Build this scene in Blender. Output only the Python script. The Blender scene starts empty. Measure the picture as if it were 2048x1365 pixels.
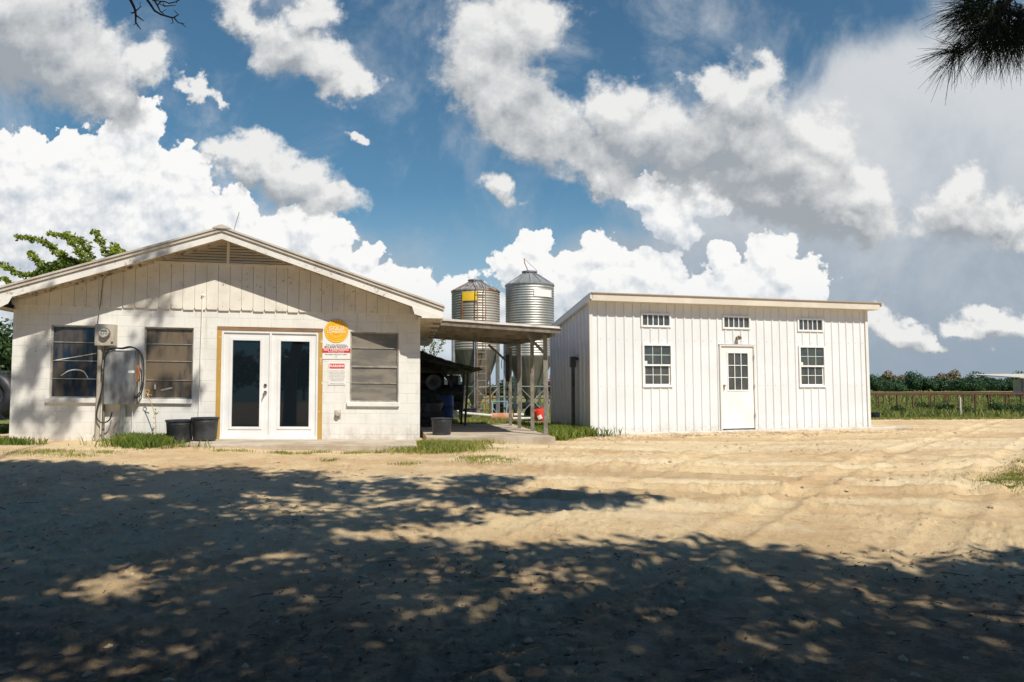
import bpy, math, random
import numpy as np
from mathutils import Vector, Matrix
R = math.radians
rnd = random.Random(7)
nr = np.random.RandomState(11)
scene = bpy.context.scene
col = scene.collection

# ------------------------------------------------------------------ camera
F = 1500.0                       # focal length in pixels of a 2048 wide picture
CAMZ = 1.6
cd = bpy.data.cameras.new('camera'); cam = bpy.data.objects.new('camera', cd); col.objects.link(cam)
cd.sensor_width = 36.0; cd.lens = F / 2048 * 36.0
cd.clip_start = 0.05; cd.clip_end = 6000
CM = Matrix.Rotation(R(90) + math.atan(92.5 / F), 3, 'X') @ Matrix.Rotation(-0.004, 3, 'Z')
cam.matrix_world = Matrix.Translation((0, 0, CAMZ)) @ CM.to_4x4()
scene.camera = cam
def ray(px, py): return CM @ Vector(((px - 1024) / F, -(py - 682.5) / F, -1.0))
def at(px, py, Y):               # the point seen at a photo pixel at world depth Y
    r = ray(px, py); return Vector((0, 0, CAMZ)) + r * (Y / r.y)

# ------------------------------------------------------------------ sun and sky
SUN_EL, SUN_AZ = R(50), R(33)    # azimuth measured from straight behind the camera towards the right
SUN = Vector((math.sin(SUN_AZ) * math.cos(SUN_EL), -math.cos(SUN_AZ) * math.cos(SUN_EL), math.sin(SUN_EL)))
sl = bpy.data.lights.new('sun', 'SUN'); sl.energy = 5.0; sl.angle = R(0.55); sl.color = (1.0, 0.94, 0.83)
so = bpy.data.objects.new('sun', sl); col.objects.link(so)
so.rotation_euler = (-SUN).to_track_quat('-Z', 'Y').to_euler(); so.location = SUN * 50
scene.view_settings.view_transform = 'Standard'; scene.view_settings.look = 'None'
scene.view_settings.exposure = 0.08; scene.view_settings.gamma = 1.0
scene.render.film_transparent = False
try:
    scene.cycles.max_bounces = 6; scene.cycles.transparent_max_bounces = 6
except Exception: pass

world = bpy.data.worlds.new('World'); scene.world = world; world.use_nodes = True
try: world.cycles.sampling_method = 'MANUAL'; world.cycles.sample_map_resolution = 512
except Exception: pass

class NT:                        # small helper for node trees
    def __init__(s, t): s.t = t
    def n(s, typ, **kw):
        nd = s.t.nodes.new(typ)
        ins = kw.pop('ins', {})
        for k, v in kw.items(): setattr(nd, k, v)
        for k, v in ins.items(): s.set(nd.inputs[k], v)
        return nd
    def set(s, sock, v):
        if isinstance(v, bpy.types.NodeSocket): s.t.links.new(v, sock)
        else: sock.default_value = v
    def m(s, op, a, b=None, c=None, clamp=False):
        nd = s.t.nodes.new('ShaderNodeMath'); nd.operation = op; nd.use_clamp = clamp
        for i, v in enumerate((a, b, c)):
            if v is not None: s.set(nd.inputs[i], v)
        return nd.outputs[0]
    def vm(s, op, a, b=None):
        nd = s.t.nodes.new('ShaderNodeVectorMath'); nd.operation = op
        s.set(nd.inputs[0], a)
        if b is not None: s.set(nd.inputs[1], b)
        return nd.outputs[0]
    def mix(s, f, a, b, mode='MIX'):
        nd = s.t.nodes.new('ShaderNodeMix'); nd.data_type = 'RGBA'; nd.blend_type = mode
        s.set(nd.inputs['Factor'], f)
        for k, v in (('A', a), ('B', b)):
            sock = [q for q in nd.inputs if q.name == k and q.type == 'RGBA'][0]
            if not isinstance(v, bpy.types.NodeSocket): v = (*v[:3], 1)
            s.set(sock, v)
        return [q for q in nd.outputs if q.type == 'RGBA'][0]
    def ss(s, x, a, b, lo=0.0, hi=1.0):
        nd = s.n('ShaderNodeMapRange', interpolation_type='SMOOTHSTEP')
        s.set(nd.inputs['Value'], x); nd.inputs['From Min'].default_value = a; nd.inputs['From Max'].default_value = b
        nd.inputs['To Min'].default_value = lo; nd.inputs['To Max'].default_value = hi
        return nd.outputs[0]
    def noise(s, vec, scale, detail=4, rough=0.5, dist=0.0):
        nd = s.n('ShaderNodeTexNoise'); s.set(nd.inputs['Vector'], vec)
        nd.inputs['Scale'].default_value = scale; nd.inputs['Detail'].default_value = detail
        nd.inputs['Roughness'].default_value = rough; nd.inputs['Distortion'].default_value = dist
        return nd.outputs['Fac']

def uv_of(px, py):               # sky direction of a cloud, as tangents
    r = ray(px, py); return (r.x / r.y, r.z / r.y)

# each cloud mass: centre, half-size, tilt; the sizes are angular
BANK = [  # crisp bright cumulus near the horizon
 (120,400,190,150,0),(40,360,110,110,0),(230,340,120,110,0),(280,250,60,60,0),(330,400,110,130,0),(60,470,160,120,0),
 (60,320,80,70,0),(150,300,70,60,0),(230,470,190,120,0),(355,340,60,50,0),(150,590,330,80,0),
 (480,420,45,60,0),(465,470,60,60,0),(420,450,70,70,0),(380,520,150,90,0),(540,480,70,60,0),
 (620,450,60,60,0),(640,500,80,80,0),(600,560,150,90,0),(735,510,35,40,0),(730,570,90,70,0),(820,590,80,60,0),
 (850,640,150,60,0),(930,600,110,55,0),(1065,490,45,45,0),(1050,540,75,60,0),(1100,580,90,70,0),(1130,530,35,35,0),
 (1205,500,50,50,0),(1190,560,80,70,0),(1300,550,80,70,0),(1250,600,150,60,0),(1330,570,60,60,0),
 (1440,520,45,45,0),(1540,520,70,60,0),(1500,570,110,70,0),(1600,580,70,60,0),(1580,550,80,60,0),(1420,600,120,60,0),
 (1290,390,70,50,10),(1340,430,80,70,30),(1420,390,60,50,0),
 (300,700,420,120,0),(700,700,350,90,0),(1100,690,300,90,0),(1450,680,220,80,0)]
SOFT = [  # higher, softer clouds with grey undersides
 (60,80,150,150,20),(150,110,150,110,35),(230,180,110,60,30),(0,20,230,120,0),(290,110,60,50,0),
 (560,90,90,70,35),(640,120,100,60,20),(480,40,60,50,40),(740,155,55,28,10),(690,170,60,30,0),(620,30,70,50,0),
 (400,165,60,18,50),(440,200,30,14,55),
 (500,320,110,45,10),(590,350,100,60,15),(650,385,80,40,20),(440,310,60,30,20),(715,250,30,14,20),
 (990,80,120,110,0),(1060,40,100,90,0),(960,150,90,80,30),(1010,200,110,90,40),(1090,260,110,80,30),(1230,220,90,75,0),
 (1180,300,130,80,30),(1310,270,110,80,0),(1400,300,130,110,0),(1470,180,100,90,0),(1530,150,70,60,0),(1410,160,50,60,0),
 (1480,290,160,140,30),(1580,330,140,110,10),(1640,280,90,80,0),(1620,400,160,90,0),(1720,370,80,90,0),(1700,430,110,60,0),
 (1540,420,110,70,10),(1200,350,60,40,40),(1000,390,45,30,35),
 (1930,420,110,75,0),(1940,370,60,50,0),(2020,430,110,60,0),(1800,675,90,30,10),(1745,655,60,26,0),(1880,690,40,14,15),(1985,650,70,34,0),(2060,640,80,44,0),(1930,660,36,18,0),(1990,625,36,20,0)]
VEIL = [(1950,230,420,190,-12),(1800,420,330,180,0),(2100,330,400,220,0),(1850,600,420,120,0),(1500,470,260,90,20),(1450,560,330,110,0),(250,540,500,110,0),(1850,740,520,140,0),(1400,700,300,90,0)]
GREY = [(1480,330,170,120,30),(1640,440,150,55,5),(1300,320,120,60,20),(1200,300,90,40,20),(1950,455,110,40,0),(570,385,140,28,10),(60,120,170,110,20),(230,190,110,40,30),(1560,400,150,60,0),(1090,240,90,60,30),(560,110,60,30,30),(120,470,170,50,0),(640,170,60,18,0),(1800,700,110,18,5),(2010,685,100,22,0)]

def nz_bank(T, vec, acc):
    n1 = T.noise(vec, 16, 7, 0.55)
    w = T.n('ShaderNodeTexVoronoi', feature='SMOOTH_F1', voronoi_dimensions='2D'); T.set(w.inputs['Vector'], vec)
    w.inputs['Scale'].default_value = 30; w.inputs['Smoothness'].default_value = 0.35
    w.inputs['Detail'].default_value = 2.5; w.inputs['Roughness'].default_value = 0.55; w.inputs['Lacunarity'].default_value = 2.3
    b = T.m('SUBTRACT', 0.55, w.outputs['Distance'])
    return T.m('ADD', T.m('ADD', acc, T.m('MULTIPLY', T.m('SUBTRACT', n1, 0.5), 0.50)), T.m('MULTIPLY', b, 0.26))
def nz_soft(T, vec, acc):
    n1 = T.noise(vec, 8, 9, 0.66, 0.35)
    n2 = T.noise(vec, 24, 7, 0.68, 0.2)
    return T.m('ADD', acc, T.m('ADD', T.m('MULTIPLY', T.m('SUBTRACT', n1, 0.5), 0.80), T.m('MULTIPLY', T.m('SUBTRACT', n2, 0.5), 0.50)))
def blob_group(name, blobs, nz):
    g = bpy.data.node_groups.new(name, 'ShaderNodeTree')
    g.interface.new_socket('Vector', in_out='INPUT', socket_type='NodeSocketVector')
    g.interface.new_socket('Value', in_out='OUTPUT', socket_type='NodeSocketFloat')
    T = NT(g); gi = T.n('NodeGroupInput'); go = T.n('NodeGroupOutput')
    vec = gi.outputs[0]; acc = None; vec0 = vec
    if nz:                       # ragged, curling outlines: bend the directions before the masses are read
        a_, sc1, sc2 = (0.050, 14, 45) if nz is nz_bank else (0.115, 9, 30)
        for sc_, k_ in ((sc1, a_), (sc2, a_ * .38)):
            nn = T.n('ShaderNodeTexNoise'); T.set(nn.inputs['Vector'], vec0); nn.inputs['Scale'].default_value = sc_; nn.inputs['Detail'].default_value = 6; nn.inputs['Roughness'].default_value = 0.6
            dv = T.n('ShaderNodeVectorMath', operation='MULTIPLY_ADD'); T.set(dv.inputs[0], T.vm('SUBTRACT', nn.outputs['Color'], (0.5, 0.5, 0.5))); dv.inputs[1].default_value = (k_, k_, 0); T.set(dv.inputs[2], vec); vec = dv.outputs[0]
    for (x, y, rx, ry, a) in blobs:
        u, v = uv_of(x, y)
        mp = T.n('ShaderNodeMapping', vector_type='TEXTURE'); T.set(mp.inputs['Vector'], vec)
        mp.inputs['Location'].default_value = (u, v, 0); mp.inputs['Rotation'].default_value = (0, 0, -R(a))
        mp.inputs['Scale'].default_value = (rx / F * 1.45, ry / F * 1.45, 1)
        gr = T.n('ShaderNodeTexGradient', gradient_type='SPHERICAL'); T.set(gr.inputs[0], mp.outputs[0])
        acc = gr.outputs['Fac'] if acc is None else T.m('SMOOTH_MAX', acc, gr.outputs['Fac'], 0.12)
    if nz: acc = nz(T, vec0, acc)
    T.set(go.inputs[0], acc)
    return g
gb = blob_group('cumulus_bank', BANK, nz_bank); gs = blob_group('soft_clouds', SOFT, nz_soft); gv = blob_group('veil', VEIL, None); gg = blob_group('cloud_undersides', GREY, None)

W = NT(world.node_tree); world.node_tree.nodes.clear()
tc = W.n('ShaderNodeTexCoord'); sep = W.n('ShaderNodeSeparateXYZ'); W.set(sep.inputs[0], tc.outputs['Generated'])
ay = W.m('MAXIMUM', W.m('ABSOLUTE', sep.outputs['Y']), 0.06)
U = W.m('DIVIDE', sep.outputs['X'], ay); V = W.m('DIVIDE', sep.outputs['Z'], ay)
cmb = W.n('ShaderNodeCombineXYZ'); W.set(cmb.inputs[0], U); W.set(cmb.inputs[1], V); P = cmb.outputs[0]
def ev(g, p):
    nd = W.n('ShaderNodeGroup'); nd.node_tree = g; W.set(nd.inputs[0], p); return nd.outputs[0]
def off(dx, dy): return W.vm('ADD', P, (dx, dy, 0))
b0 = ev(gb, P); b1 = ev(gb, off(0.003, 0.011)); b2 = ev(gb, off(0.015, 0.05))
s0 = ev(gs, P); s1 = ev(gs, off(0.004, 0.02)); s2 = ev(gs, off(0.02, 0.07))
ve = ev(gv, P)
uf = W.m('MULTIPLY', W.ss(W.m('ADD', ev(gg, P), W.m('MULTIPLY', W.m('SUBTRACT', W.noise(P, 10, 7, 0.6), 0.5), 0.7)), 0.10, 0.60), 0.40)
sky = W.n('ShaderNodeTexSky', sky_type='NISHITA'); sky.sun_disc = False
sky.sun_elevation = SUN_EL; sky.sun_rotation = R(180) - SUN_AZ
sky.air_density = 1.0; sky.dust_density = 0.7; sky.ozone_density = 1.6
SKYC = W.mix(1.0, sky.outputs[0], (0.52, 0.80, 0.84), 'MULTIPLY')
SKYC = W.mix(W.ss(W.m('ADD', V, W.m('MULTIPLY', W.noise(P, 3, 4, 0.5), 0.05)), 0.02, 0.30, 0.95, 0.0), SKYC, (4.1, 5.1, 6.2))
# veil
va = W.m('MULTIPLY', W.ss(W.m('ADD', ve, W.m('MULTIPLY', W.m('SUBTRACT', W.noise(P, 6, 9, 0.62, 0.4), 0.5), 0.9)), 0.02, 0.42), 0.93)
vc = W.mix(W.ss(W.m('ADD', V, W.m('MULTIPLY', W.noise(P, 7, 8, 0.62, 0.3), 0.45)), 0.22, 0.66), (2.9, 3.55, 4.3), (6.5, 6.7, 6.9))
c = W.mix(va, SKYC, vc)
# bank
ba = W.m('MULTIPLY', W.ss(b0, 0.27, 0.34), W.ss(W.m('ADD', V, W.m('MULTIPLY', W.noise(P, 7, 5, 0.6), 0.05)), 0.035, 0.085))
bl = W.m('ADD', W.m('ADD', 0.42, W.m('MULTIPLY', W.noise(P, 26, 7, 0.6), 0.50)), W.m('ADD', W.m('MULTIPLY', W.m('SUBTRACT', b0, b1), 1.5), W.m('MULTIPLY', W.m('SUBTRACT', b0, b2), 0.7)), clamp=True)
bc = W.mix(bl, (4.7, 5.3, 6.0), (9.1, 9.05, 8.95))
bc = W.mix(W.ss(V, 0.0, 0.16, 0.8, 0.0), bc, (5.0, 5.8, 6.6))
c = W.mix(ba, c, bc)
# soft
sa = W.ss(s0, 0.22, 0.60)
slt = W.m('ADD', W.m('ADD', 0.20, W.m('MULTIPLY', W.noise(P, 11, 8, 0.62, 0.2), 0.66)), W.m('ADD', W.m('SUBTRACT', W.m('MULTIPLY', W.m('SUBTRACT', s0, s1), 0.95), uf), W.m('MULTIPLY', W.m('SUBTRACT', s0, s2), 0.50)), clamp=True)
sc = W.mix(slt, (3.4, 3.7, 4.0), (8.3, 8.25, 8.1))
c = W.mix(W.m('MULTIPLY', sa, 0.96), c, sc)
bg = W.n('ShaderNodeBackground'); W.set(bg.inputs[0], c); bg.inputs[1].default_value = 0.1
# away from the listed clouds the sky carries plain scattered noise clouds
c2 = W.mix(W.ss(W.noise(tc.outputs['Generated'], 3.2, 6, 0.6), 0.60, 0.70), W.mix(1.0, sky.outputs[0], (0.34, 0.66, 0.98), 'MULTIPLY'), (4.4, 5.0, 5.5))
bg2 = W.n('ShaderNodeBackground'); W.set(bg2.inputs[0], c2); bg2.inputs[1].default_value = 0.075
near_v = W.m('MULTIPLY', W.m('MULTIPLY', W.m('GREATER_THAN', sep.outputs['Y'], 0.2), W.m('LESS_THAN', V, 0.70)), W.m('MULTIPLY', W.m('GREATER_THAN', V, -0.02), W.m('LESS_THAN', W.m('ABSOLUTE', U), 1.0)))
mxs = W.n('ShaderNodeMixShader'); W.set(mxs.inputs[0], near_v); W.set(mxs.inputs[1], bg2.outputs[0]); W.set(mxs.inputs[2], bg.outputs[0])
wo = W.n('ShaderNodeOutputWorld'); W.set(wo.inputs[0], mxs.outputs[0])

# ------------------------------------------------------------------ helpers
def sstep(a, b, x):
    t = np.clip((np.asarray(x, float) - a) / (b - a), 0, 1); return t * t * (3 - 2 * t)
def GH(x, y):                    # broad lie of the land
    x = np.asarray(x, float); y = np.asarray(y, float)
    pad = 0.47 + 0.030 * np.clip(-x - 1.8, 0, 9)
    return pad * sstep(3.5, 12.3, y) * (1 - sstep(22.5, 37, y))
_perm = np.random.RandomState(3).rand(256, 256)
def vnoise(x, y):
    xi = np.floor(x).astype(int); yi = np.floor(y).astype(int); fx = x - xi; fy = y - yi
    fx = fx * fx * (3 - 2 * fx); fy = fy * fy * (3 - 2 * fy)
    g = lambda a, b: _perm[a & 255, b & 255]
    return (g(xi, yi) * (1 - fx) + g(xi + 1, yi) * fx) * (1 - fy) + (g(xi, yi + 1) * (1 - fx) + g(xi + 1, yi + 1) * fx) * fy
def fbm(x, y, o=4, p=0.5):
    s = 0; a = 1; t = 0
    for i in range(o):
        s = s + a * vnoise(x * 2 ** i + 17.3 * i, y * 2 ** i + 5.1 * i); t += a; a *= p
    return s / t

def tag(o, label=None, cat=None, group=None, kind=None):
    if label: o['label'] = label
    if cat: o['category'] = cat
    if group: o['group'] = group
    if kind: o['kind'] = kind
    return o
def thing(name, label, cat, loc=(0, 0, 0), rz=0.0, group=None):
    o = bpy.data.objects.new(name, None); col.objects.link(o); o.empty_display_size = 0.1
    o.location = loc; o.rotation_euler = (0, 0, rz)
    return tag(o, label, cat, group)
def copy_tree(o, parent=None):
    c = o.copy(); col.objects.link(c)
    if parent is not None: c.parent = parent
    for ch in o.children: copy_tree(ch, c)
    return c

class MB:
    def __init__(s): s.v = []; s.f = []
    def add(s, vs, fs):
        b = len(s.v); s.v += [tuple(p) for p in vs]; s.f += [tuple(i + b for i in f) for f in fs]; return s
    def box(s, x0, x1, y0, y1, z0, z1):
        return s.add([(x0,y0,z0),(x1,y0,z0),(x1,y1,z0),(x0,y1,z0),(x0,y0,z1),(x1,y0,z1),(x1,y1,z1),(x0,y1,z1)],
              [(0,3,2,1),(4,5,6,7),(0,1,5,4),(1,2,6,5),(2,3,7,6),(3,0,4,7)])
    def prism(s, poly, y0, y1):  # polygon in (x, z), anticlockwise, extruded along y
        n = len(poly)
        vs = [(x, y0, z) for x, z in poly] + [(x, y1, z) for x, z in poly]
        fs = [tuple(range(n)), tuple(reversed(range(n, 2 * n)))] + [(i, i + n, (i + 1) % n + n, (i + 1) % n) for i in range(n)]
        return s.add(vs, fs)
    def bar(s, p0, p1, w, h, up=(0, 0, 1)):   # rectangular bar between two points
        p0 = Vector(p0); p1 = Vector(p1); d = (p1 - p0).normalized(); up = Vector(up)
        if abs(d.dot(up)) > 0.95: up = Vector((0, 1, 0))
        a = d.cross(up).normalized(); b = a.cross(d).normalized(); vs = []
        for p in (p0, p1):
            for i, j in ((-1, -1), (1, -1), (1, 1), (-1, 1)): vs.append(p + a * i * w / 2 + b * j * h / 2)
        return s.add(vs, [(3,2,1,0),(4,5,6,7),(0,1,5,4),(1,2,6,5),(2,3,7,6),(3,0,4,7)])
    def tube(s, pts, r, n=8, cap=True):
        pts = [Vector(p) for p in pts]; rs = r if isinstance(r, (list, tuple)) else [r] * len(pts)
        a = None; vs = []; fs = []
        for i, p in enumerate(pts):
            d = (pts[min(i + 1, len(pts) - 1)] - pts[max(i - 1, 0)]).normalized()
            if a is None:
                a = d.cross(Vector((0, 0, 1))) if abs(d.z) < 0.9 else d.cross(Vector((0, 1, 0)))
            a = (a - d * a.dot(d)).normalized(); b = d.cross(a)
            for k in range(n):
                t = 2 * math.pi * k / n; vs.append(p + (a * math.cos(t) + b * math.sin(t)) * rs[i])
        for i in range(len(pts) - 1):
            for k in range(n): fs.append((i*n+k, i*n+(k+1)%n, (i+1)*n+(k+1)%n, (i+1)*n+k))
        if cap: fs.append(tuple(reversed(range(n)))); fs.append(tuple(range((len(pts)-1)*n, len(pts)*n)))
        return s.add(vs, fs)
    def lathe(s, prof, n=32, c=(0, 0, 0)):    # profile of (radius, z)
        vs = []; fs = []
        for (r, z) in prof:
            for k in range(n):
                t = 2 * math.pi * k / n; vs.append((c[0] + r * math.cos(t), c[1] + r * math.sin(t), c[2] + z))
        for i in range(len(prof) - 1):
            for k in range(n): fs.append((i*n+k, i*n+(k+1)%n, (i+1)*n+(k+1)%n, (i+1)*n+k))
        return s.add(vs, fs)
    def disc(s, c, r, n=24, axis='y', t=0.01):
        vs = []; 
        for q in (0, 1):
            for k in range(n):
                a = 2 * math.pi * k / n
                if axis == 'y': vs.append((c[0] + r * math.cos(a), c[1] - q * t, c[2] + r * math.sin(a)))
                else: vs.append((c[0] + r * math.cos(a), c[1] + r * math.sin(a), c[2] + q * t))
        fs = [tuple(range(n)), tuple(range(n, 2 * n))] + [(k, (k+1)%n, n+(k+1)%n, n+k) for k in range(n)]
        return s.add(vs, fs)
    def shear(s, k): s.v = [(x, y, z - k * x) for x, y, z in s.v]; return s
    def move(s, dx, dy, dz): s.v = [(x + dx, y + dy, z + dz) for x, y, z in s.v]; return s
    def build(s, name, m, parent=None, loc=(0, 0, 0), rz=0.0, smooth=False, bevel=0, **t):
        me = bpy.data.meshes.new(name); me.from_pydata(s.v, [], s.f); me.update()
        if smooth:
            me.polygons.foreach_set('use_smooth', [True] * len(me.polygons))
            try: me.set_sharp_from_angle(angle=R(38))
            except Exception: pass
        if m: me.materials.append(m)
        o = bpy.data.objects.new(name, me); col.objects.link(o)
        o.location = loc; o.rotation_euler = (0, 0, rz)
        if parent is not None: o.parent = parent
        if bevel:
            b = o.modifiers.new('bevel', 'BEVEL'); b.width = bevel; b.segments = 2; b.limit_method = 'ANGLE'
        return tag(o, **t)

def tri_mesh(name, V, n_per, m, parent=None, colattr=None, **t):
    """many loose polygons: V is (count*n_per, 3)"""
    me = bpy.data.meshes.new(name); V = np.asarray(V, np.float32).reshape(-1, 3); nv = len(V); nf = nv // n_per
    me.vertices.add(nv); me.vertices.foreach_set('co', V.ravel())
    me.loops.add(nv); me.loops.foreach_set('vertex_index', np.arange(nv, dtype=np.int32))
    me.polygons.add(nf); me.polygons.foreach_set('loop_start', np.arange(0, nv, n_per, dtype=np.int32))
    me.polygons.foreach_set('loop_total', np.full(nf, n_per, np.int32))
    me.update(calc_edges=True)
    if colattr is not None:
        at_ = me.attributes.new('tint', 'FLOAT', 'POINT'); at_.data.foreach_set('value', np.asarray(colattr, np.float32))
    me.materials.append(m); o = bpy.data.objects.new(name, me); col.objects.link(o)
    if parent is not None: o.parent = parent
    return tag(o, **t)

def mat(name, c, rough=0.7, metal=0.0, c2=None, nscale=3.0, lo=0.4, hi=0.6, bump=0.0, bscale=40.0, spec=None, stretch=(1,1,1), detail=6, coat=0.0, trans=0.0):
    m = bpy.data.materials.new(name); m.use_nodes = True; T = NT(m.node_tree)
    p = m.node_tree.nodes['Principled BSDF']
    p.inputs['Roughness'].default_value = rough; p.inputs['Metallic'].default_value = metal
    if spec is not None: p.inputs['IOR'].default_value = spec
    if coat: p.inputs['Coat Weight'].default_value = coat
    tcn = T.n('ShaderNodeTexCoord'); mp = T.n('ShaderNodeMapping'); T.set(mp.inputs[0], tcn.outputs['Object'])
    mp.inputs['Scale'].default_value = stretch; v = mp.outputs[0]
    colr = (*c, 1)
    if c2 is not None:
        colr = T.mix(T.ss(T.noise(v, nscale, detail, 0.6), lo, hi), c, c2)
        T.set(p.inputs['Base Color'], colr)
    else: p.inputs['Base Color'].default_value = colr
    if bump:
        bn = T.n('ShaderNodeBump'); bn.inputs['Strength'].default_value = bump; bn.inputs['Distance'].default_value = 0.01
        T.set(bn.inputs['Height'], T.noise(v, bscale, 5, 0.6)); T.set(p.inputs['Normal'], bn.outputs[0])
    return m

def leafmat(name, a, b, rough=0.55, trans=0.35):
    m = bpy.data.materials.new(name); m.use_nodes = True; T = NT(m.node_tree); m.node_tree.nodes.clear()
    at_ = T.n('ShaderNodeAttribute', attribute_name='tint')
    c = T.mix(at_.outputs['Fac'], a, b)
    d = T.n('ShaderNodeBsdfPrincipled'); T.set(d.inputs['Base Color'], c); d.inputs['Roughness'].default_value = rough
    d.inputs['Specular IOR Level'].default_value = 0.3
    tr = T.n('ShaderNodeBsdfTranslucent'); T.set(tr.inputs[0], T.mix(1.0, c, (1.2, 1.3, 0.6), 'MULTIPLY'))
    mx = T.n('ShaderNodeMixShader'); mx.inputs[0].default_value = trans
    T.set(mx.inputs[1], d.outputs[0]); T.set(mx.inputs[2], tr.outputs[0])
    o = T.n('ShaderNodeOutputMaterial'); T.set(o.inputs[0], mx.outputs[0]); return m

def text_part(body, size, m, parent, loc, align='CENTER', name='lettering', ext=0.001, bold=0.0, sx=1.0, shear=0.0):
    cu = bpy.data.curves.new('t', 'FONT'); cu.body = body; cu.size = size; cu.align_x = align; cu.align_y = 'CENTER'
    cu.extrude = ext; cu.offset = bold; cu.shear = shear; cu.resolution_u = 2
    ob = bpy.data.objects.new('t', cu); col.objects.link(ob)
    dg = bpy.context.evaluated_depsgraph_get(); dg.update()
    me = bpy.data.meshes.new_from_object(ob.evaluated_get(dg)); bpy.data.objects.remove(ob)
    co = np.zeros(len(me.vertices) * 3, np.float32); me.vertices.foreach_get('co', co); co = co.reshape(-1, 3)
    new = np.stack([co[:, 0] * sx, -co[:, 2], co[:, 1]], 1); me.vertices.foreach_set('co', new.ravel()); me.update()
    me.name = name; me.materials.clear(); me.materials.append(m)
    o = bpy.data.objects.new(name, me); col.objects.link(o); o.parent = parent; o.location = loc
    return o
# ------------------------------------------------------------------ ground
def dist_line(x, y, ax, ay_, bx, by):
    dx, dy = bx - ax, by - ay_; L = math.hypot(dx, dy); dx /= L; dy /= L
    return (x - ax) * dy - (y - ay_) * dx, (x - ax) * dx + (y - ay_) * dy
def detail_height(x, y):
    near = 1 - sstep(30, 60, y)
    lump = (fbm(x * 0.9, y * 0.9, 3) - 0.5) * 0.055
    h = lump + (fbm(x * 6 + 9, y * 6, 5, 0.75) - 0.5) * (0.022 + 0.018 * sstep(7, 10, y) * sstep(-3, 2, x))
    rid = 1 - np.abs(2 * fbm(x * 3.3 + 40, y * 3.3, 3) - 1); h = h + (rid - 0.8) * 0.007
    cl = np.clip(fbm(x * 13, y * 13 + 7, 2) - 0.60, 0, 1) * np.clip(fbm(x * 0.7 + 3, y * 0.7, 2) * 3 - 1.1, 0, 1); h = h + np.minimum(cl * 0.30, 0.012 + 0.014 * vnoise(x * 9, y * 9))
    # wheel tracks: straight ones in the shade, sweeping ones across the sunlit dirt
    for (a, b, c_, d, dep) in ((-0.55, 4.05, 2.3, 7.6, 1.0), (0.95, 3.3, 3.5, 6.5, .7), (-2.5, 4.2, 0.6, 8.6, .6)):
        s, t = dist_line(x, y, a, b, c_, d); w = np.exp(-(s / 0.16) ** 4)
        lug = 0.5 + 0.5 * np.sign(np.sin((t + np.abs(s) * 0.7) * 2 * np.pi / 0.09))
        h = h * (1 - 0.75 * w) + w * (-0.028 + 0.009 * lug) * dep + 0.020 * dep * np.exp(-((np.abs(s) - 0.23) / 0.07) ** 2)
    m2 = sstep(-1.2, 0.8, x) * sstep(7.6, 8.8, y) * (1 - sstep(17.5, 19, y))
    for (cx, cy, r0) in ((4.5, 40.0, (27.6, 27.9, 29.0, 29.3, 30.6, 31.0, 31.25, 32.0)), (-9.0, -14.0, (27.2, 27.5, 29.3, 29.55, 25.2, 25.45))):
        rr = np.hypot(x - cx, y - cy) + (fbm(x * .4, y * .4, 2) - .5) * 0.7
        for r in r0:
            s = rr - r; h = h - m2 * 0.045 * np.exp(-(s / 0.10) ** 2) + m2 * 0.03 * np.exp(-((np.abs(s) - 0.2) / 0.08) ** 2)
    # lug prints bottom centre of the yard
    m3 = np.exp(-((x - 0.0) / 0.45) ** 4) * sstep(3.2, 3.8, y) * (1 - sstep(5.4, 6.2, y))
    h = h + m3 * 0.012 * np.sin(y * 2 * np.pi / 0.13 + 2 * fbm(x * 2, y * 2, 2))
    return (h + .010 * track_field(x, y)) * near
_tr = np.random.RandomState(5); ARCS = [(4.5, 40.0, 23 + 12 * _tr.rand(), .09 + .16 * _tr.rand(), _tr.choice([-1, 1, 1])) for _ in range(26)] + [(-9.0, -14.0, 23 + 8 * _tr.rand(), .08 + .14 * _tr.rand(), _tr.choice([-1, 1])) for _ in range(9)]
def track_field(x, y):           # packed wheel tracks sweeping across the yard
    t = np.zeros(np.shape(x)); n = (fbm(x * .35, y * .35, 2) - .5) * 1.1
    for cx, cy, r, w_, sg in ARCS:
        s = np.hypot(x - cx, y - cy) + n - r; t = t + sg * np.exp(-(s / w_) ** 2)
    return np.clip(t, -1, 1) * sstep(6.5, 8.5, y) * (1 - sstep(24, 32, y)) * (.45 + .9 * fbm(x * 1.7, y * 1.7, 3)) * sstep(-4, 0, x)
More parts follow.
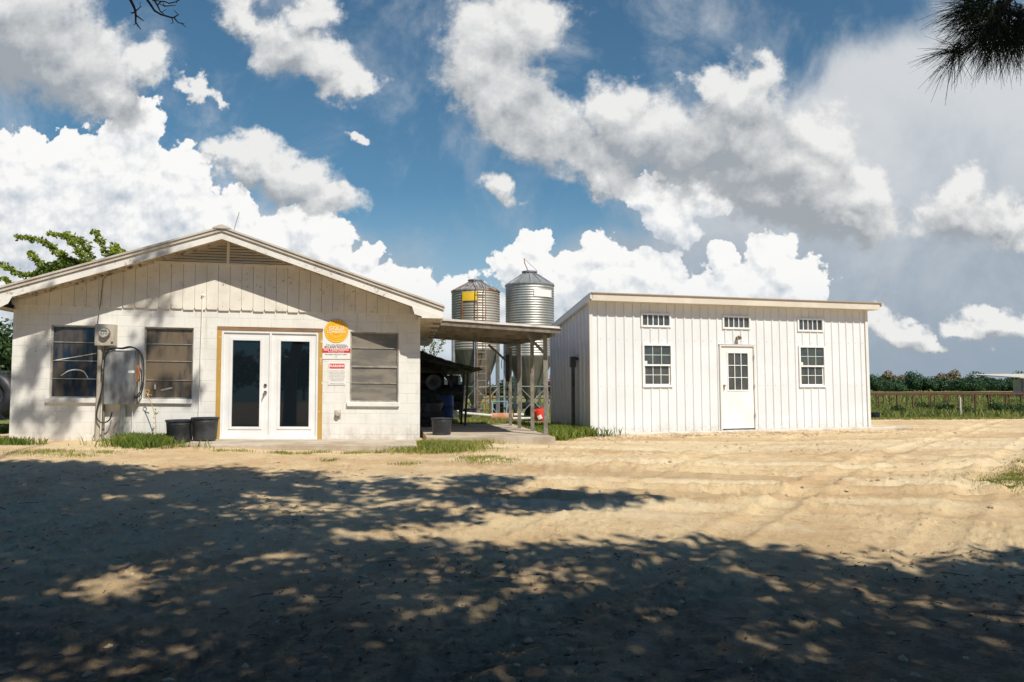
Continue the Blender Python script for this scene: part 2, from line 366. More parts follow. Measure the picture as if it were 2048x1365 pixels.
def grass_field(x, y):
    n = (fbm(x * 0.6, y * 0.6, 4, 0.6) - 0.5)
    edge = 30.5 + 2.0 * n * 2
    g = sstep(-0.6, 0.8, y - edge)
    back = sstep(-0.5, 0.5, y - (17.0 + 1.5 * n)) * (1 - sstep(1.2, 2.4, x + n))
    left = sstep(0.2, 1.2, -x - 9.0 + n * 2) * sstep(11, 12.2, y)
    right = np.clip(1.15 - np.hypot((x - 8.35) / 0.9, (y - 10.5) / 1.1) + n * 1.3, 0, 1)
    r2 = np.clip(1.1 - np.hypot((x - 9.9) / 1.5, (y - 14.5) / .7) + n * 1.5, 0, 1) * .3
    fr = np.clip(1.2 - np.hypot((x + 0.75) / 1.5, (y - 13.9) / 0.55) + n * 1.2, 0, 1)
    f2 = np.clip(1.2 - np.hypot((x + 0.35) / 0.45, (y - 12.2) / 0.35) + n, 0, 1)
    f3 = np.clip(1.2 - np.hypot((x + 9.0) / 1.5, (y - 12.9) / 0.6) + n, 0, 1)
    f4 = np.clip(1.2 - np.hypot((x + 6.4) / .8, (y - 13.3) / 0.6) + n, 0, 1)
    f5 = np.clip(1.1 - np.hypot((x - 1.25) / .5, (y - 16.8) / 0.9) + n, 0, 1)
    return np.clip(np.maximum.reduce([g, back, left, right, r2, fr, f2, f3, f4, f5]), 0, 1)
ys = list(np.arange(-60, 1.6, 3.0)); y = 1.8
while y < 42: ys.append(y); y *= 1.0062
while y < 3000: ys.append(y); y *= 1.05
ys = np.array(ys)
ss_ = np.concatenate([-np.geomspace(60, 0.86, 26), np.linspace(-0.84, 0.84, 680), np.geomspace(0.86, 60, 26)])
YY, SS = np.meshgrid(ys, ss_, indexing='ij'); XX = SS * np.maximum(YY, 3.0)
XX = np.clip(XX, -3500, 3500)
ZZ = GH(XX, YY) + detail_height(XX, YY)
# floors sit on their ground
ny, nx = YY.shape
me = bpy.data.meshes.new('ground'); co = np.stack([XX, YY, ZZ], -1).astype(np.float32)
me.vertices.add(ny * nx); me.vertices.foreach_set('co', co.ravel())
i0 = (np.arange(ny - 1)[:, None] * nx + np.arange(nx - 1)[None]).ravel()
fidx = np.stack([i0, i0 + 1, i0 + nx + 1, i0 + nx], 1).astype(np.int32)
me.loops.add(fidx.size); me.loops.foreach_set('vertex_index', fidx.ravel())
me.polygons.add(len(fidx)); me.polygons.foreach_set('loop_start', np.arange(0, fidx.size, 4, dtype=np.int32))
me.polygons.foreach_set('loop_total', np.full(len(fidx), 4, np.int32)); me.update(calc_edges=True)
me.polygons.foreach_set('use_smooth', np.ones(len(fidx), bool))
a_ = me.attributes.new('grassy', 'FLOAT', 'POINT'); a_.data.foreach_set('value', grass_field(XX, YY).astype(np.float32).ravel())
a_ = me.attributes.new('track', 'FLOAT', 'POINT'); a_.data.foreach_set('value', track_field(XX, YY).astype(np.float32).ravel())
gm = bpy.data.materials.new('yard_soil'); gm.use_nodes = True; T = NT(gm.node_tree); p = gm.node_tree.nodes['Principled BSDF']
tcn = T.n('ShaderNodeTexCoord'); v = tcn.outputs['Object']
c1 = T.mix(T.ss(T.noise(v, 0.55, 8, 0.68), 0.42, 0.64), (0.82, 0.63, 0.37), (0.67, 0.465, 0.255))
c1 = T.mix(T.ss(T.noise(v, 3.1, 7, 0.7), 0.50, 0.70), c1, (0.82, 0.66, 0.42))
c1 = T.mix(T.m('MULTIPLY', T.ss(T.noise(v, 7.0, 9, 0.82), 0.50, 0.66), 0.50), c1, (0.30, 0.21, 0.13))
c1 = T.mix(T.m('MULTIPLY', T.ss(T.noise(v, 60, 6, 0.85), 0.53, 0.64), 0.55), c1, (0.25, 0.18, 0.115))
tk = T.n('ShaderNodeAttribute', attribute_name='track')
c1 = T.mix(T.m('MULTIPLY', T.m('MAXIMUM', tk.outputs['Fac'], 0.0), 0.55), c1, (0.88, 0.74, 0.50)); c1 = T.mix(T.m('MULTIPLY', T.m('MAXIMUM', T.m('MULTIPLY', tk.outputs['Fac'], -1.0), 0.0), 0.6), c1, (0.52, 0.36, 0.20))
# soil colour darkened nearer the trees to deepen their shade, mottled like litter
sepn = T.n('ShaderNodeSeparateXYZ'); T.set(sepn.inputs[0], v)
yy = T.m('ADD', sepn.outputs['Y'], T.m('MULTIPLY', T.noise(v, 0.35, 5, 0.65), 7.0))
old = T.ss(yy, 7.0, 11.0, 1.0, 0.0)  # share of painted-in shade, fading out towards the buildings
shade_soil = T.mix(T.ss(T.noise(v, 4.5, 7, 0.72), 0.42, 0.58), (0.10, 0.078, 0.058), (0.33, 0.24, 0.155))
shade_soil = T.mix(T.ss(T.noise(v, 26, 4, 0.7), 0.54, 0.66), shade_soil, (0.045, 0.04, 0.032))
c1 = T.mix(T.m('MULTIPLY', old, 0.75), c1, shade_soil)
ga = T.n('ShaderNodeAttribute', attribute_name='grassy')
gc = T.mix(T.ss(T.noise(v, 1.2, 6, 0.6), 0.40, 0.62), (0.16, 0.20, 0.05), (0.28, 0.25, 0.09))
gf = T.ss(T.m('ADD', ga.outputs['Fac'], T.m('MULTIPLY', T.m('SUBTRACT', T.noise(v, 6, 5, 0.7), 0.5), 0.9)), 0.35, 0.75)
c1 = T.mix(gf, c1, gc)
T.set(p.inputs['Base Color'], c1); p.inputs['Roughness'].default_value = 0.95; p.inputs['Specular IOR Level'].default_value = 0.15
hb = T.m('ADD', T.noise(v, 18, 9, 0.85), T.m('MULTIPLY', T.noise(v, 60, 5, 0.75), 0.5))
bn = T.n('ShaderNodeBump'); bn.inputs['Strength'].default_value = 1.0; bn.inputs['Distance'].default_value = 0.030
T.set(bn.inputs['Height'], hb); T.set(p.inputs['Normal'], bn.outputs[0])
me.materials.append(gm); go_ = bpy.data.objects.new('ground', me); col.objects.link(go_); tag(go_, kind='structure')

# ------------------------------------------------------------------ materials
def block_mat(name, c, dirty, bw=0.40, bh=0.20, offx=0.0, offz=0.0):
    m = bpy.data.materials.new(name); m.use_nodes = True; T = NT(m.node_tree); p = m.node_tree.nodes['Principled BSDF']
    t = T.n('ShaderNodeTexCoord'); s = T.n('ShaderNodeSeparateXYZ'); T.set(s.inputs[0], t.outputs['Object'])
    cb = T.n('ShaderNodeCombineXYZ'); T.set(cb.inputs[0], T.m('ADD', s.outputs[0], offx)); T.set(cb.inputs[1], T.m('ADD', s.outputs[2], T.m('MULTIPLY', s.outputs[0], 0.0165)))
    b = T.n('ShaderNodeTexBrick'); T.set(b.inputs['Vector'], cb.outputs[0]); b.inputs['Scale'].default_value = 1.0
    b.inputs['Brick Width'].default_value = bw; b.inputs['Row Height'].default_value = bh; b.inputs['Mortar Size'].default_value = 0.006
    b.inputs['Mortar Smooth'].default_value = 0.6; b.offset = 0.5
    for k, q in (('Color1', 0.0), ('Color2', 0.0), ('Mortar', 1.0)): b.inputs[k].default_value = (q, q, q, 1)
    v = t.outputs['Object']
    cc = T.mix(T.ss(T.noise(v, 1.6, 7, 0.65), 0.42, 0.68), c, tuple(q * 0.88 for q in c))
    mask = T.m('MULTIPLY', b.outputs['Fac'], T.ss(T.noise(v, 2.2, 5, 0.7), 0.35, 0.68, 0.02, 0.28))
    cc = T.mix(mask, cc, tuple(q * 0.42 for q in c))
    pe = T.m('MULTIPLY', T.ss(T.noise(v, 11, 6, 0.75), 0.63, 0.69), T.ss(T.noise(v, 1.1, 3, 0.5), 0.42, 0.60))
    cc = T.mix(pe, cc, dirty)
    ms = T.n('ShaderNodeMapping'); T.set(ms.inputs[0], v); ms.inputs['Scale'].default_value = (5, 1, .55)
    cc = T.mix(T.m('MULTIPLY', T.ss(T.noise(ms.outputs[0], 1.6, 7, 0.7), 0.52, 0.72), 0.45), cc, (0.47, 0.42, 0.34))
    low = T.m('MULTIPLY', T.ss(s.outputs[2], 0.40, 1.05, 0.7, 0.0), T.ss(T.noise(v, 4, 6, 0.7), 0.35, 0.65))
    cc = T.mix(low, cc, (0.40, 0.30, 0.20))
    T.set(p.inputs['Base Color'], cc); p.inputs['Roughness'].default_value = 0.6
    bn = T.n('ShaderNodeBump'); bn.inputs['Strength'].default_value = 0.5; bn.inputs['Distance'].default_value = 0.008
    T.set(bn.inputs['Height'], T.m('SUBTRACT', T.m('MULTIPLY', T.noise(v, 45, 5, 0.7), 0.28), b.outputs['Fac'])); T.set(p.inputs['Normal'], bn.outputs[0])
    return m
M = {}
M['block'] = block_mat('painted_block', (0.76, 0.74, 0.69), (0.16, 0.11, 0.08))
def weather(name, c, spot, n1=13, lo=0.60, hi=0.68, stretch=(1, 1, 1), rough=0.6, area=(0.42, 0.62)):
    m = bpy.data.materials.new(name); m.use_nodes = True; T = NT(m.node_tree); p = m.node_tree.nodes['Principled BSDF']
    t = T.n('ShaderNodeTexCoord'); mp = T.n('ShaderNodeMapping'); T.set(mp.inputs[0], t.outputs['Object']); mp.inputs['Scale'].default_value = stretch; v = mp.outputs[0]
    cc = T.mix(T.ss(T.noise(v, 2.0, 6, 0.6), 0.35, 0.68), c, tuple(q * 0.86 for q in c))
    pe = T.m('MULTIPLY', T.ss(T.noise(v, n1, 6, 0.75), lo, hi), T.ss(T.noise(v, 1.0, 4, 0.6), *area))
    cc = T.mix(pe, cc, spot); T.set(p.inputs['Base Color'], cc); p.inputs['Roughness'].default_value = rough
    bn = T.n('ShaderNodeBump'); bn.inputs['Strength'].default_value = 0.35; bn.inputs['Distance'].default_value = 0.006
    T.set(bn.inputs['Height'], T.noise(v, 35, 5, 0.6)); T.set(p.inputs['Normal'], bn.outputs[0]); return m
M['siding'] = weather('painted_siding', (0.79, 0.74, 0.65), (0.17, 0.11, 0.08), 16, 0.60, 0.67)
M['fascia'] = weather('peeling_fascia', (0.78, 0.75, 0.69), (0.20, 0.13, 0.09), 11, 0.56, 0.64)
M['soffit'] = weather('peeling_soffit', (0.64, 0.56, 0.44), (0.13, 0.08, 0.06), 11, 0.50, 0.60, area=(0.35, 0.5))
M['roofmetal'] = mat('roof_metal', (0.62, 0.57, 0.49), 0.5, 0.15, (0.50, 0.43, 0.35), 2.0, 0.45, 0.65)
M['white'] = mat('white_paint', (0.80, 0.80, 0.79), 0.4, c2=(0.74, 0.73, 0.71), nscale=1.5, bump=0.05)
M['vinyl'] = mat('white_vinyl', (0.82, 0.82, 0.80), 0.35, c2=(0.76, 0.76, 0.73), nscale=3)
M['sill'] = weather('painted_sill', (0.80, 0.78, 0.74), (0.35, 0.28, 0.22), 14, 0.62, 0.70)
M['alu'] = mat('old_aluminium', (0.55, 0.52, 0.46), 0.45, 0.6, (0.40, 0.36, 0.30), 8)
M['osb'] = weather('bare_wood_trim', (0.52, 0.31, 0.07), (0.80, 0.72, 0.58), 9, 0.60, 0.63, (1, 1, 0.5), area=(0.2, 0.3))
M['lumber'] = mat('dark_lumber', (0.30, 0.17, 0.09), 0.8, c2=(0.17, 0.10, 0.06), nscale=5, stretch=(0.4, 1, 4), bump=0.3)
M['brass'] = mat('dull_brass', (0.50, 0.38, 0.24), 0.3, 1.0)
M['nickel'] = mat('dull_nickel', (0.55, 0.50, 0.45), 0.3, 1.0)
M['black'] = mat('black_rubber', (0.018, 0.018, 0.020), 0.5, c2=(0.04, 0.04, 0.045), nscale=6)
M['tub'] = mat('black_plastic_tub', (0.022, 0.026, 0.034), 0.5, c2=(0.055, 0.06, 0.068), nscale=3, detail=8, bump=0.1)
M['concrete'] = mat('old_concrete', (0.50, 0.43, 0.34), 0.9, c2=(0.36, 0.29, 0.21), nscale=2.2, bump=0.5, bscale=30, lo=0.35, hi=0.65)
M['newconc'] = mat('pale_concrete', (0.62, 0.57, 0.50), 0.9, c2=(0.48, 0.42, 0.33), nscale=2.5, bump=0.4, bscale=30)
M['galv'] = mat('galvanised_steel', (0.50, 0.50, 0.49), 0.42, 0.7, (0.36, 0.36, 0.35), 5, 0.35, 0.65)
M['silo'] = mat('silo_steel', (0.42, 0.44, 0.43), 0.5, 0.55, (0.30, 0.30, 0.28), 1.0, 0.35, 0.65, stretch=(1, 1, .4))
M['hopper'] = mat('hopper_steel', (0.14, 0.15, 0.14), 0.55, 0.4, (0.21, 0.20, 0.17), 3, 0.35, 0.65, stretch=(1, 1, .4))
M['rust'] = mat('rust', (0.30, 0.10, 0.035), 0.9, 0, (0.42, 0.19, 0.08), 6, bump=0.3)
M['rustpipe'] = mat('rusty_pipe', (0.10, 0.04, 0.03), 0.85, 0, (0.17, 0.07, 0.045), 9)
M['yellow'] = mat('yellow_plate', (0.85, 0.55, 0.02), 0.5, 0, (0.78, 0.48, 0.03), 5)
M['postmetal'] = mat('grey_steel_post', (0.30, 0.27, 0.225), 0.5, 0.35, (0.20, 0.175, 0.145), 6)
M['tinroof'] = mat('old_tin_roof', (0.50, 0.47, 0.42), 0.5, 0.25, (0.33, 0.26, 0.19), 2.5, 0.4, 0.62, stretch=(1, 3, 1))
M['darktin'] = mat('dark_tin', (0.055, 0.06, 0.065), 0.7, 0.2, (0.035, 0.035, 0.035), 2)
M['darkmach'] = mat('greasy_dark_metal', (0.05, 0.055, 0.06), 0.45, 0.5, (0.10, 0.10, 0.095), 5)
M['midmach'] = mat('dull_machine_metal', (0.22, 0.23, 0.23), 0.4, 0.7, (0.12, 0.12, 0.12), 5)
M['blue'] = mat('blue_plastic', (0.02, 0.06, 0.22), 0.45, c2=(0.03, 0.09, 0.25), nscale=3)
M['paleblue'] = mat('pale_blue_paint', (0.25, 0.42, 0.50), 0.5, c2=(0.18, 0.30, 0.36), nscale=5)
M['red'] = mat('red_plastic', (0.70, 0.045, 0.02), 0.45, c2=(0.55, 0.03, 0.02), nscale=3)
M['pvc'] = mat('white_pvc', (0.72, 0.70, 0.64), 0.4, c2=(0.6, 0.56, 0.48), nscale=5)
M['box'] = mat('grey_enamel_box', (0.50, 0.45, 0.37), 0.5, 0.1, (0.42, 0.38, 0.31), 4)
M['panel'] = mat('scratched_steel_box', (0.46, 0.46, 0.45), 0.42, 0.6, (0.26, 0.25, 0.24), 4.5, 0.38, 0.62, stretch=(1.5, 1, .6), detail=9)
M['metalwhite'] = mat('white_metal_panel', (0.735, 0.745, 0.75), 0.38, 0.0, (0.685, 0.695, 0.70), 0.9, bump=0.02, bscale=3)
M['trimbeige'] = mat('beige_trim', (0.66, 0.60, 0.50), 0.45, 0, (0.60, 0.54, 0.45), 1.5)
M['trimlight'] = mat('light_trim', (0.74, 0.72, 0.67), 0.4, 0, (0.70, 0.68, 0.63), 1.5)
M['browntrim'] = mat('brown_roof_edge', (0.36, 0.27, 0.20), 0.5)
M['paper'] = mat('white_sign', (0.78, 0.76, 0.72), 0.5)
M['signred'] = mat('red_ink', (0.62, 0.03, 0.04), 0.5)
M['signdark'] = mat('dark_ink', (0.08, 0.07, 0.07), 0.6)
M['signgrey'] = mat('grey_ink', (0.36, 0.34, 0.32), 0.7)
M['gold'] = mat('gold_ink', (0.85, 0.48, 0.03), 0.45, c2=(0.80, 0.42, 0.02), nscale=20)
M['golddeep'] = mat('deep_gold_ink', (0.68, 0.33, 0.01), 0.45)
M['goldpale'] = mat('pale_gold_ink', (0.95, 0.74, 0.28), 0.45)
def glass(name, c, rough=0.03, ior=1.9, c2=None, nscale=2.0, stretch=(1, 1, 1), lo=.4, hi=.6):
    return mat(name, c, rough, 0.0, c2, nscale, lo, hi, spec=ior, stretch=stretch)
M['glassdark'] = glass('dark_glass', (0.006, 0.010, 0.014), 0.02, 1.62)
T = NT(M['metalwhite'].node_tree); p = M['metalwhite'].node_tree.nodes['Principled BSDF']; base = p.inputs['Base Color'].links[0].from_socket
tq = T.n('ShaderNodeTexCoord'); sq = T.n('ShaderNodeSeparateXYZ'); T.set(sq.inputs[0], tq.outputs['Object'])
T.set(p.inputs['Base Color'], T.mix(T.m('MULTIPLY', T.ss(T.m('ADD', sq.outputs[2], T.m('MULTIPLY', T.noise(tq.outputs['Object'], 5, 6, 0.7), 0.30)), 0.66, 0.98, 0.5, 0.0), T.ss(T.noise(tq.outputs['Object'], 9, 6, 0.8), 0.4, 0.6)), base, (0.48, 0.37, 0.25)))
M['glassgrey'] = glass('dusky_glass', (0.055, 0.055, 0.055), 0.05, 1.8, (0.085, 0.078, 0.07), 3)
M['glassblue'] = glass('curtained_blue_glass', (0.012, 0.024, 0.045), 0.10, 1.6, (0.085, 0.065, 0.05), 2.6, (2.2, 1, .55), .42, .62)
M['glassbrown'] = glass('dusty_curtained_glass', (0.16, 0.12, 0.08), 0.22, 1.6, (0.05, 0.045, 0.045), 2.2, (3.0, 1, .6), .48, .68)
M['glassfrost'] = glass('frosted_glass', (0.24, 0.21, 0.17), 0.30, 1.6, (0.15, 0.14, 0.125), 2.0, (1, 1, 3), .4, .62)
M['bark'] = mat('bark', (0.10, 0.075, 0.055), 0.9, c2=(0.17, 0.13, 0.10), nscale=12, bump=0.8, bscale=20, stretch=(1, 1, .3))
M['twig'] = mat('dead_twig', (0.07, 0.06, 0.05), 0.9)
M['leafA'] = leafmat('leaf_yellow_green', (0.025, 0.060, 0.012), (0.34, 0.40, 0.04))
M['leafB'] = leafmat('leaf_dark', (0.020, 0.050, 0.018), (0.07, 0.12, 0.03), trans=0.2)
M['leafC'] = leafmat('leaf_far', (0.014, 0.048, 0.026), (0.06, 0.115, 0.040), trans=0.15)
M['leafD'] = leafmat('leaf_far_brown', (0.10, 0.09, 0.05), (0.25, 0.20, 0.12), trans=0.15)
M['grassA'] = leafmat('grass_green', (0.06, 0.12, 0.015), (0.30, 0.33, 0.07), trans=0.3)
M['grassB'] = leafmat('grass_dry', (0.14, 0.19, 0.03), (0.46, 0.42, 0.14), trans=0.3)
M['grassC'] = leafmat('pasture_weed', (0.08, 0.12, 0.025), (0.34, 0.34, 0.11), trans=0.25)
M['silowarm'] = mat('weathered_silo_steel', (0.42, 0.40, 0.36), 0.55, 0.45, (0.30, 0.27, 0.22), 1.0, 0.35, 0.65, stretch=(1, 1, .4))
M['needle'] = leafmat('pine_needle', (0.012, 0.028, 0.014), (0.04, 0.06, 0.02), trans=0.1)

# ------------------------------------------------------------------ building frames
class Frame:
    def __init__(s, x, y, m, z, k=0.0):
        s.o = Vector((x, y, z)); s.a = math.atan(m); s.k = k
        s.eu = Vector((math.cos(s.a), math.sin(s.a), 0)); s.ed = Vector((-math.sin(s.a), math.cos(s.a), 0))
    def px(s, x, y, d=0.0):      # photo pixel -> (along, up) on the plane at depth d
        C0 = Vector((0, 0, CAMZ)); r = ray(x, y); q = s.o + s.ed * d
        t = (q - C0).dot(s.ed) / r.dot(s.ed); P_ = C0 + r * t - s.o
        u = P_.dot(s.eu); return u, P_.z + s.k * u
    def w(s, u, d, z): return s.o + s.eu * u + s.ed * d + Vector((0, 0, z - s.k * u))
HL = Frame(-9.19, 13.77, 0.139, 0.0, 0.0165)     # old block house
HR = Frame(1.835, 17.53, 0.31, 0.0)              # new metal building
def rect(fr, x0, y0, x1, y1, d=0.0):             # pixel box -> u0,u1,z0,z1
    u0, za = fr.px(x0, (y0 + y1) / 2, d); u1, zb = fr.px(x1, (y0 + y1) / 2, d)
    zt = fr.px((x0 + x1) / 2, y0, d)[1]; zb = fr.px((x0 + x1) / 2, y1, d)[1]
    return u0, u1, zb, zt
def holed(mb, u0, u1, z0, z1, holes, depth, d0=0.0, top=None):
    us = sorted({u0, u1} | {h[0] for h in holes} | {h[1] for h in holes}); zs = sorted({z0, z1} | {h[2] for h in holes} | {h[3] for h in holes})
    for i in range(len(us) - 1):
        for j in range(len(zs) - 1):
            cu, cz = (us[i] + us[i+1]) / 2, (zs[j] + zs[j+1]) / 2
            if any(h[0] < cu < h[1] and h[2] < cz < h[3] for h in holes): continue
            mb.add([(us[i], d0, zs[j]), (us[i+1], d0, zs[j]), (us[i+1], d0, zs[j+1]), (us[i], d0, zs[j+1])], [(0, 1, 2, 3)])
    for (a, b, c, e) in holes:
        D = d0 + depth
        mb.add([(a, d0, c), (a, D, c), (a, D, e), (a, d0, e)], [(0, 1, 2, 3)]); mb.add([(b, d0, c), (b, D, c), (b, D, e), (b, d0, e)], [(3, 2, 1, 0)])
        mb.add([(a, d0, e), (a, D, e), (b, D, e), (b, d0, e)], [(0, 1, 2, 3)]); mb.add([(a, d0, c), (a, D, c), (b, D, c), (b, d0, c)], [(3, 2, 1, 0)])
# ------------------------------------------------------------------ the old block house
K = HL.k; fl = HL
house = thing('block_house', 'low white painted block house with gabled front, glazed double door and peeling boards', 'house', fl.w(0, 0, 0), fl.a)
holes = [(0.655, 1.485, 1.45, 2.80), (2.29, 3.175, 1.45, 2.80), (6.09, 7.025, 1.43, 2.80), (3.60, 5.572, 0.70, 2.845)]
w = MB(); holed(w, 0, 7.446, 0.35, 3.20, holes, 0.20)
w.add([(0,0,.35),(0,9,.35),(0,9,3.2),(0,0,3.2)], [(0,1,2,3)]); w.add([(7.446,0,.35),(7.446,9,.35),(7.446,9,3.2),(7.446,0,3.2)], [(3,2,1,0)]); w.add([(0,9,.35),(7.446,9,.35),(7.446,9,3.2),(0,9,3.2)], [(3,2,1,0)])
w.shear(K).build('wall', M['block'], house)
AU, AZ, SL = 3.79, 4.66, 0.331                   # ridge, height of the roof top, slope
def rz(u): return AZ - SL * abs(u - AU)
sd = MB(); u = -0.02; bwid = 0.2135              # vertical boards of the gable
n = int(round(7.49 / bwid))
for i in range(n):
    a = -0.02 + i * 7.49 / n; b = a + 7.49 / n - 0.006
    zb = 3.165 + 0.010 * math.sin(i * 2.1); nt = 0.028
    tops = [(b, rz(b) - .13)] + ([(AU, rz(AU) - .13)] if a < AU < b else []) + [(a, rz(a) - .13)]
    sd.prism([(a + nt * .5, zb - .012), (b - nt * .5, zb - .012), (b, zb + nt)] + tops + [(a, zb + nt)], -0.032, -0.004)
sd.prism([(0, 3.15), (7.446, 3.15), (7.446, rz(7.446) - .16), (AU, rz(AU) - .16), (0, rz(0) - .16)], -0.003, 0.05)
sd.shear(K).build('gable_siding', M['siding'], house)
# louvred vent
vt = MB(); va, vb, vz = 2.50, 4.99, 4.045
for q in range(9):
    z0 = vz + 0.02 + q * 0.053; hw = (rz(AU) - .16 - z0) / SL
    a, b = max(va, AU - hw), min(vb, AU + hw)
    if b - a > .1: vt.add([(a, -0.075, z0), (b, -0.075, z0), (b, -0.045, z0 + .045), (a, -0.045, z0 + .045), (a, -0.068, z0), (b, -0.068, z0), (b, -0.038, z0 + .045), (a, -0.038, z0 + .045)], [(0,1,2,3),(7,6,5,4),(0,4,5,1),(3,2,6,7)])
vn = vt.shear(K).build('gable_vent', M['siding'], house)
MB().prism([(va, vz), (vb, vz), (AU, rz(AU) - .17)], -0.040, -0.033).shear(K).build('vent_screen', M['darktin'], vn)
vf = MB().box(AU - .02, AU + .03, -0.095, -0.04, vz - .01, rz(AU) - .16)
vf.box(va - .05, vb + .05, -0.085, -0.035, vz - .03, vz + .008)
vf.shear(K).build('vent_frame', M['siding'], vn)
# roof: ribbed metal on boards, rake board and soffit
OH = 0.56; UL, UR = AU - 4.10, AU + 4.11
rf = MB()
for s, ue in ((-1, UL), (1, UR)):
    a, b = (ue, AU) if s < 0 else (AU, ue)
    rf.prism([(a, rz(a) - .035), (b, rz(b) - .035), (b, rz(b)), (a, rz(a))], -OH - .05, 9.4)
    nr_ = 40
    for i in range(nr_):
        y = -OH + .15 + i * .24
        if y > 9.2: break
        rf.add([(a, y, rz(a)), (b, y, rz(b)), (b, y + .02, rz(b) + .02), (a, y + .02, rz(a) + .02), (b, y + .06, rz(b)), (a, y + .06, rz(a))], [(0,1,2,3),(3,2,4,5)])
rf.prism([(AU - .16, rz(AU - .16) + .004), (AU + .16, rz(AU + .16) + .004), (AU + .16, rz(AU + .16) + .02), (AU, AZ + .03), (AU - .16, rz(AU - .16) + .02)], -OH - .06, 9.4)
rf.prism([(UL, rz(UL) - .095), (AU, AZ - .095), (UR, rz(UR) - .095), (UR, rz(UR) - .036), (AU, AZ - .036), (UL, rz(UL) - .036)], -OH - .028, -OH + .02)
rf.shear(K).build('roof', M['roofmetal'], house)
fb = MB().prism([(UL + .02, rz(UL) - .235), (AU, AZ - .235), (UR - .02, rz(UR) - .235), (UR - .02, rz(UR) - .096), (AU, AZ - .096), (UL + .02, rz(UL) - .096)], -OH, -OH + .03)
fb.box(UR - .05, UR - .02, -OH + .03, 9.2, rz(UR) - .24, rz(UR) - .04).box(UL + .02, UL + .05, -OH + .03, 9.2, rz(UL) - .24, rz(UL) - .04)
fb.shear(K).build('rake_board', M['fascia'], house)
sf = MB()
sf.prism([(0.0, rz(0) - .15), (AU, AZ - .15), (7.446, rz(7.446) - .15), (7.446, rz(7.446) - .13), (AU, AZ - .13), (0, rz(0) - .13)], -OH + .03, 0.02)
sf.prism([(AU - 3.7, rz(AU - 3.7) - .21), (AU, AZ - .21), (AU + 3.6, rz(AU + 3.6) - .21), (AU + 3.6, rz(AU + 3.6) - .15), (AU, AZ - .15), (AU - 3.7, rz(AU - 3.7) - .15)], -0.07, -0.034)
zr = rz(UR) - .24; zl = rz(UL) - .24
sf.box(7.40, UR - .05, -OH + .03, 9.2, zr, zr + .015); sf.box(UL + .05, 0.03, -OH + .03, 9.2, zl, zl + .015)
sf.shear(K).build('soffit', M['soffit'], house)
rt = MB()    # boxed eave returns, white plates with a ragged lower edge
rt.prism([(7.28, zr + .21), (7.33, zr + .06), (7.46, zr + .02), (7.47, zr - .012), (UR - .03, zr - .012), (UR - .03, zr + .03)], -OH + .001 - .012, -OH - .001)
rt2 = MB(); rt2.prism([(UL + .03, zl + .03), (UL + .03, zl - .012), (.05, zl - .012), (.18, zl + .06), (.25, zl + .20)], -OH - .011, -OH - .001)
rt.shear(K).build('eave_return', M['fascia'], house)
rt2.shear(K).build('eave_return', M['fascia'], house)

def smooth_pts_(P_, k=4):
    out = []
    for i in range(len(P_) - 1):
        p0, p1, p2, p3 = P_[max(i-1, 0)], P_[i], P_[i+1], P_[min(i+2, len(P_)-1)]
        for j in range(k):
            t = j / k; out.append(0.5 * ((2*p1) + (p2-p0)*t + (2*p0-5*p1+4*p2-p3)*t*t + (3*p1-p0-3*p2+p3)*t**3))
    return out + [P_[-1]]
def old_window(h, gm, bars, midbar=None):
    a, b, z0, z1 = h
    f = MB(); t = .028; D0, D1 = .035, .075
    f.box(a, a + t, D0, D1, z0, z1).box(b - t, b, D0, D1, z0, z1).box(a + t, b - t, D0, D1, z0, z0 + t).box(a + t, b - t, D0, D1, z1 - t, z1)
    wn = f.shear(K).build('window', M['alu'], house)
    MB().box(a + t, b - t, .062, .068, z0 + t, z1 - t).shear(K).build('pane', gm, wn)
    br = MB()
    for z in bars: br.box(a + t, b - t, .046, .060, z - .007, z + .007)
    if midbar: br.box(a + t, b - t, .040, .0605, midbar - .016, midbar + .016)
    br.shear(K).build('glazing_bar', M['alu'], wn)
    MB().box(a - .05, b + (.0 if a < 3 else .02), -0.05, .034, z0 - .085, z0 + .001).shear(K).build('sill', M['sill'], wn, bevel=.008)
    return wn
zz = lambda x, y: fl.px(x, y, .05)[1]
old_window((0.655, 1.485, 1.45, 2.80), M['glassblue'], [zz(150, 685), zz(150, 722), zz(150, 758)])
old_window((2.29, 3.175, 1.45, 2.80), M['glassbrown'], [zz(340, 689), zz(340, 723), zz(340, 761)])
old_window((6.09, 7.025, 1.43, 2.80), M['glassfrost'], [zz(750, 697), zz(750, 767)], zz(750, 734))
w1_, w2_, w3_ = [o for o in house.children if o.name.startswith('window')]
def wp(x, y, d): u_, z_ = fl.px(x, y, d); return Vector((u_, d, z_ - K * u_))
MB().tube([wp(106, 722, .056), wp(193, 707, .056)], .008, 6).build('curtain_rod', M['vinyl'], w1_)
cl_ = MB()
cpts = smooth_pts_([wp(122, 752, .058), wp(138, 742, .058), wp(155, 740, .058), wp(168, 744, .058), wp(176, 757, .058)])
cl_.tube(cpts, [.004 + .010 * math.sin(math.pi * i / (len(cpts) - 1)) for i in range(len(cpts))], 6)
cl_.build('folded_cloth', M['sill'], w1_, smooth=True)
q_ = wp(310, 779, .054); MB().lathe([(0, 0), (.016, .002), (.017, .07), (.007, .085), (.007, .10), (0, .102)], 14, tuple(q_)).build('bottle', M['pvc'], w2_, smooth=True)
MB().bar(wp(322, 781, .055), wp(344, 776, .055), .014, .026).build('brush', M['pvc'], w2_)
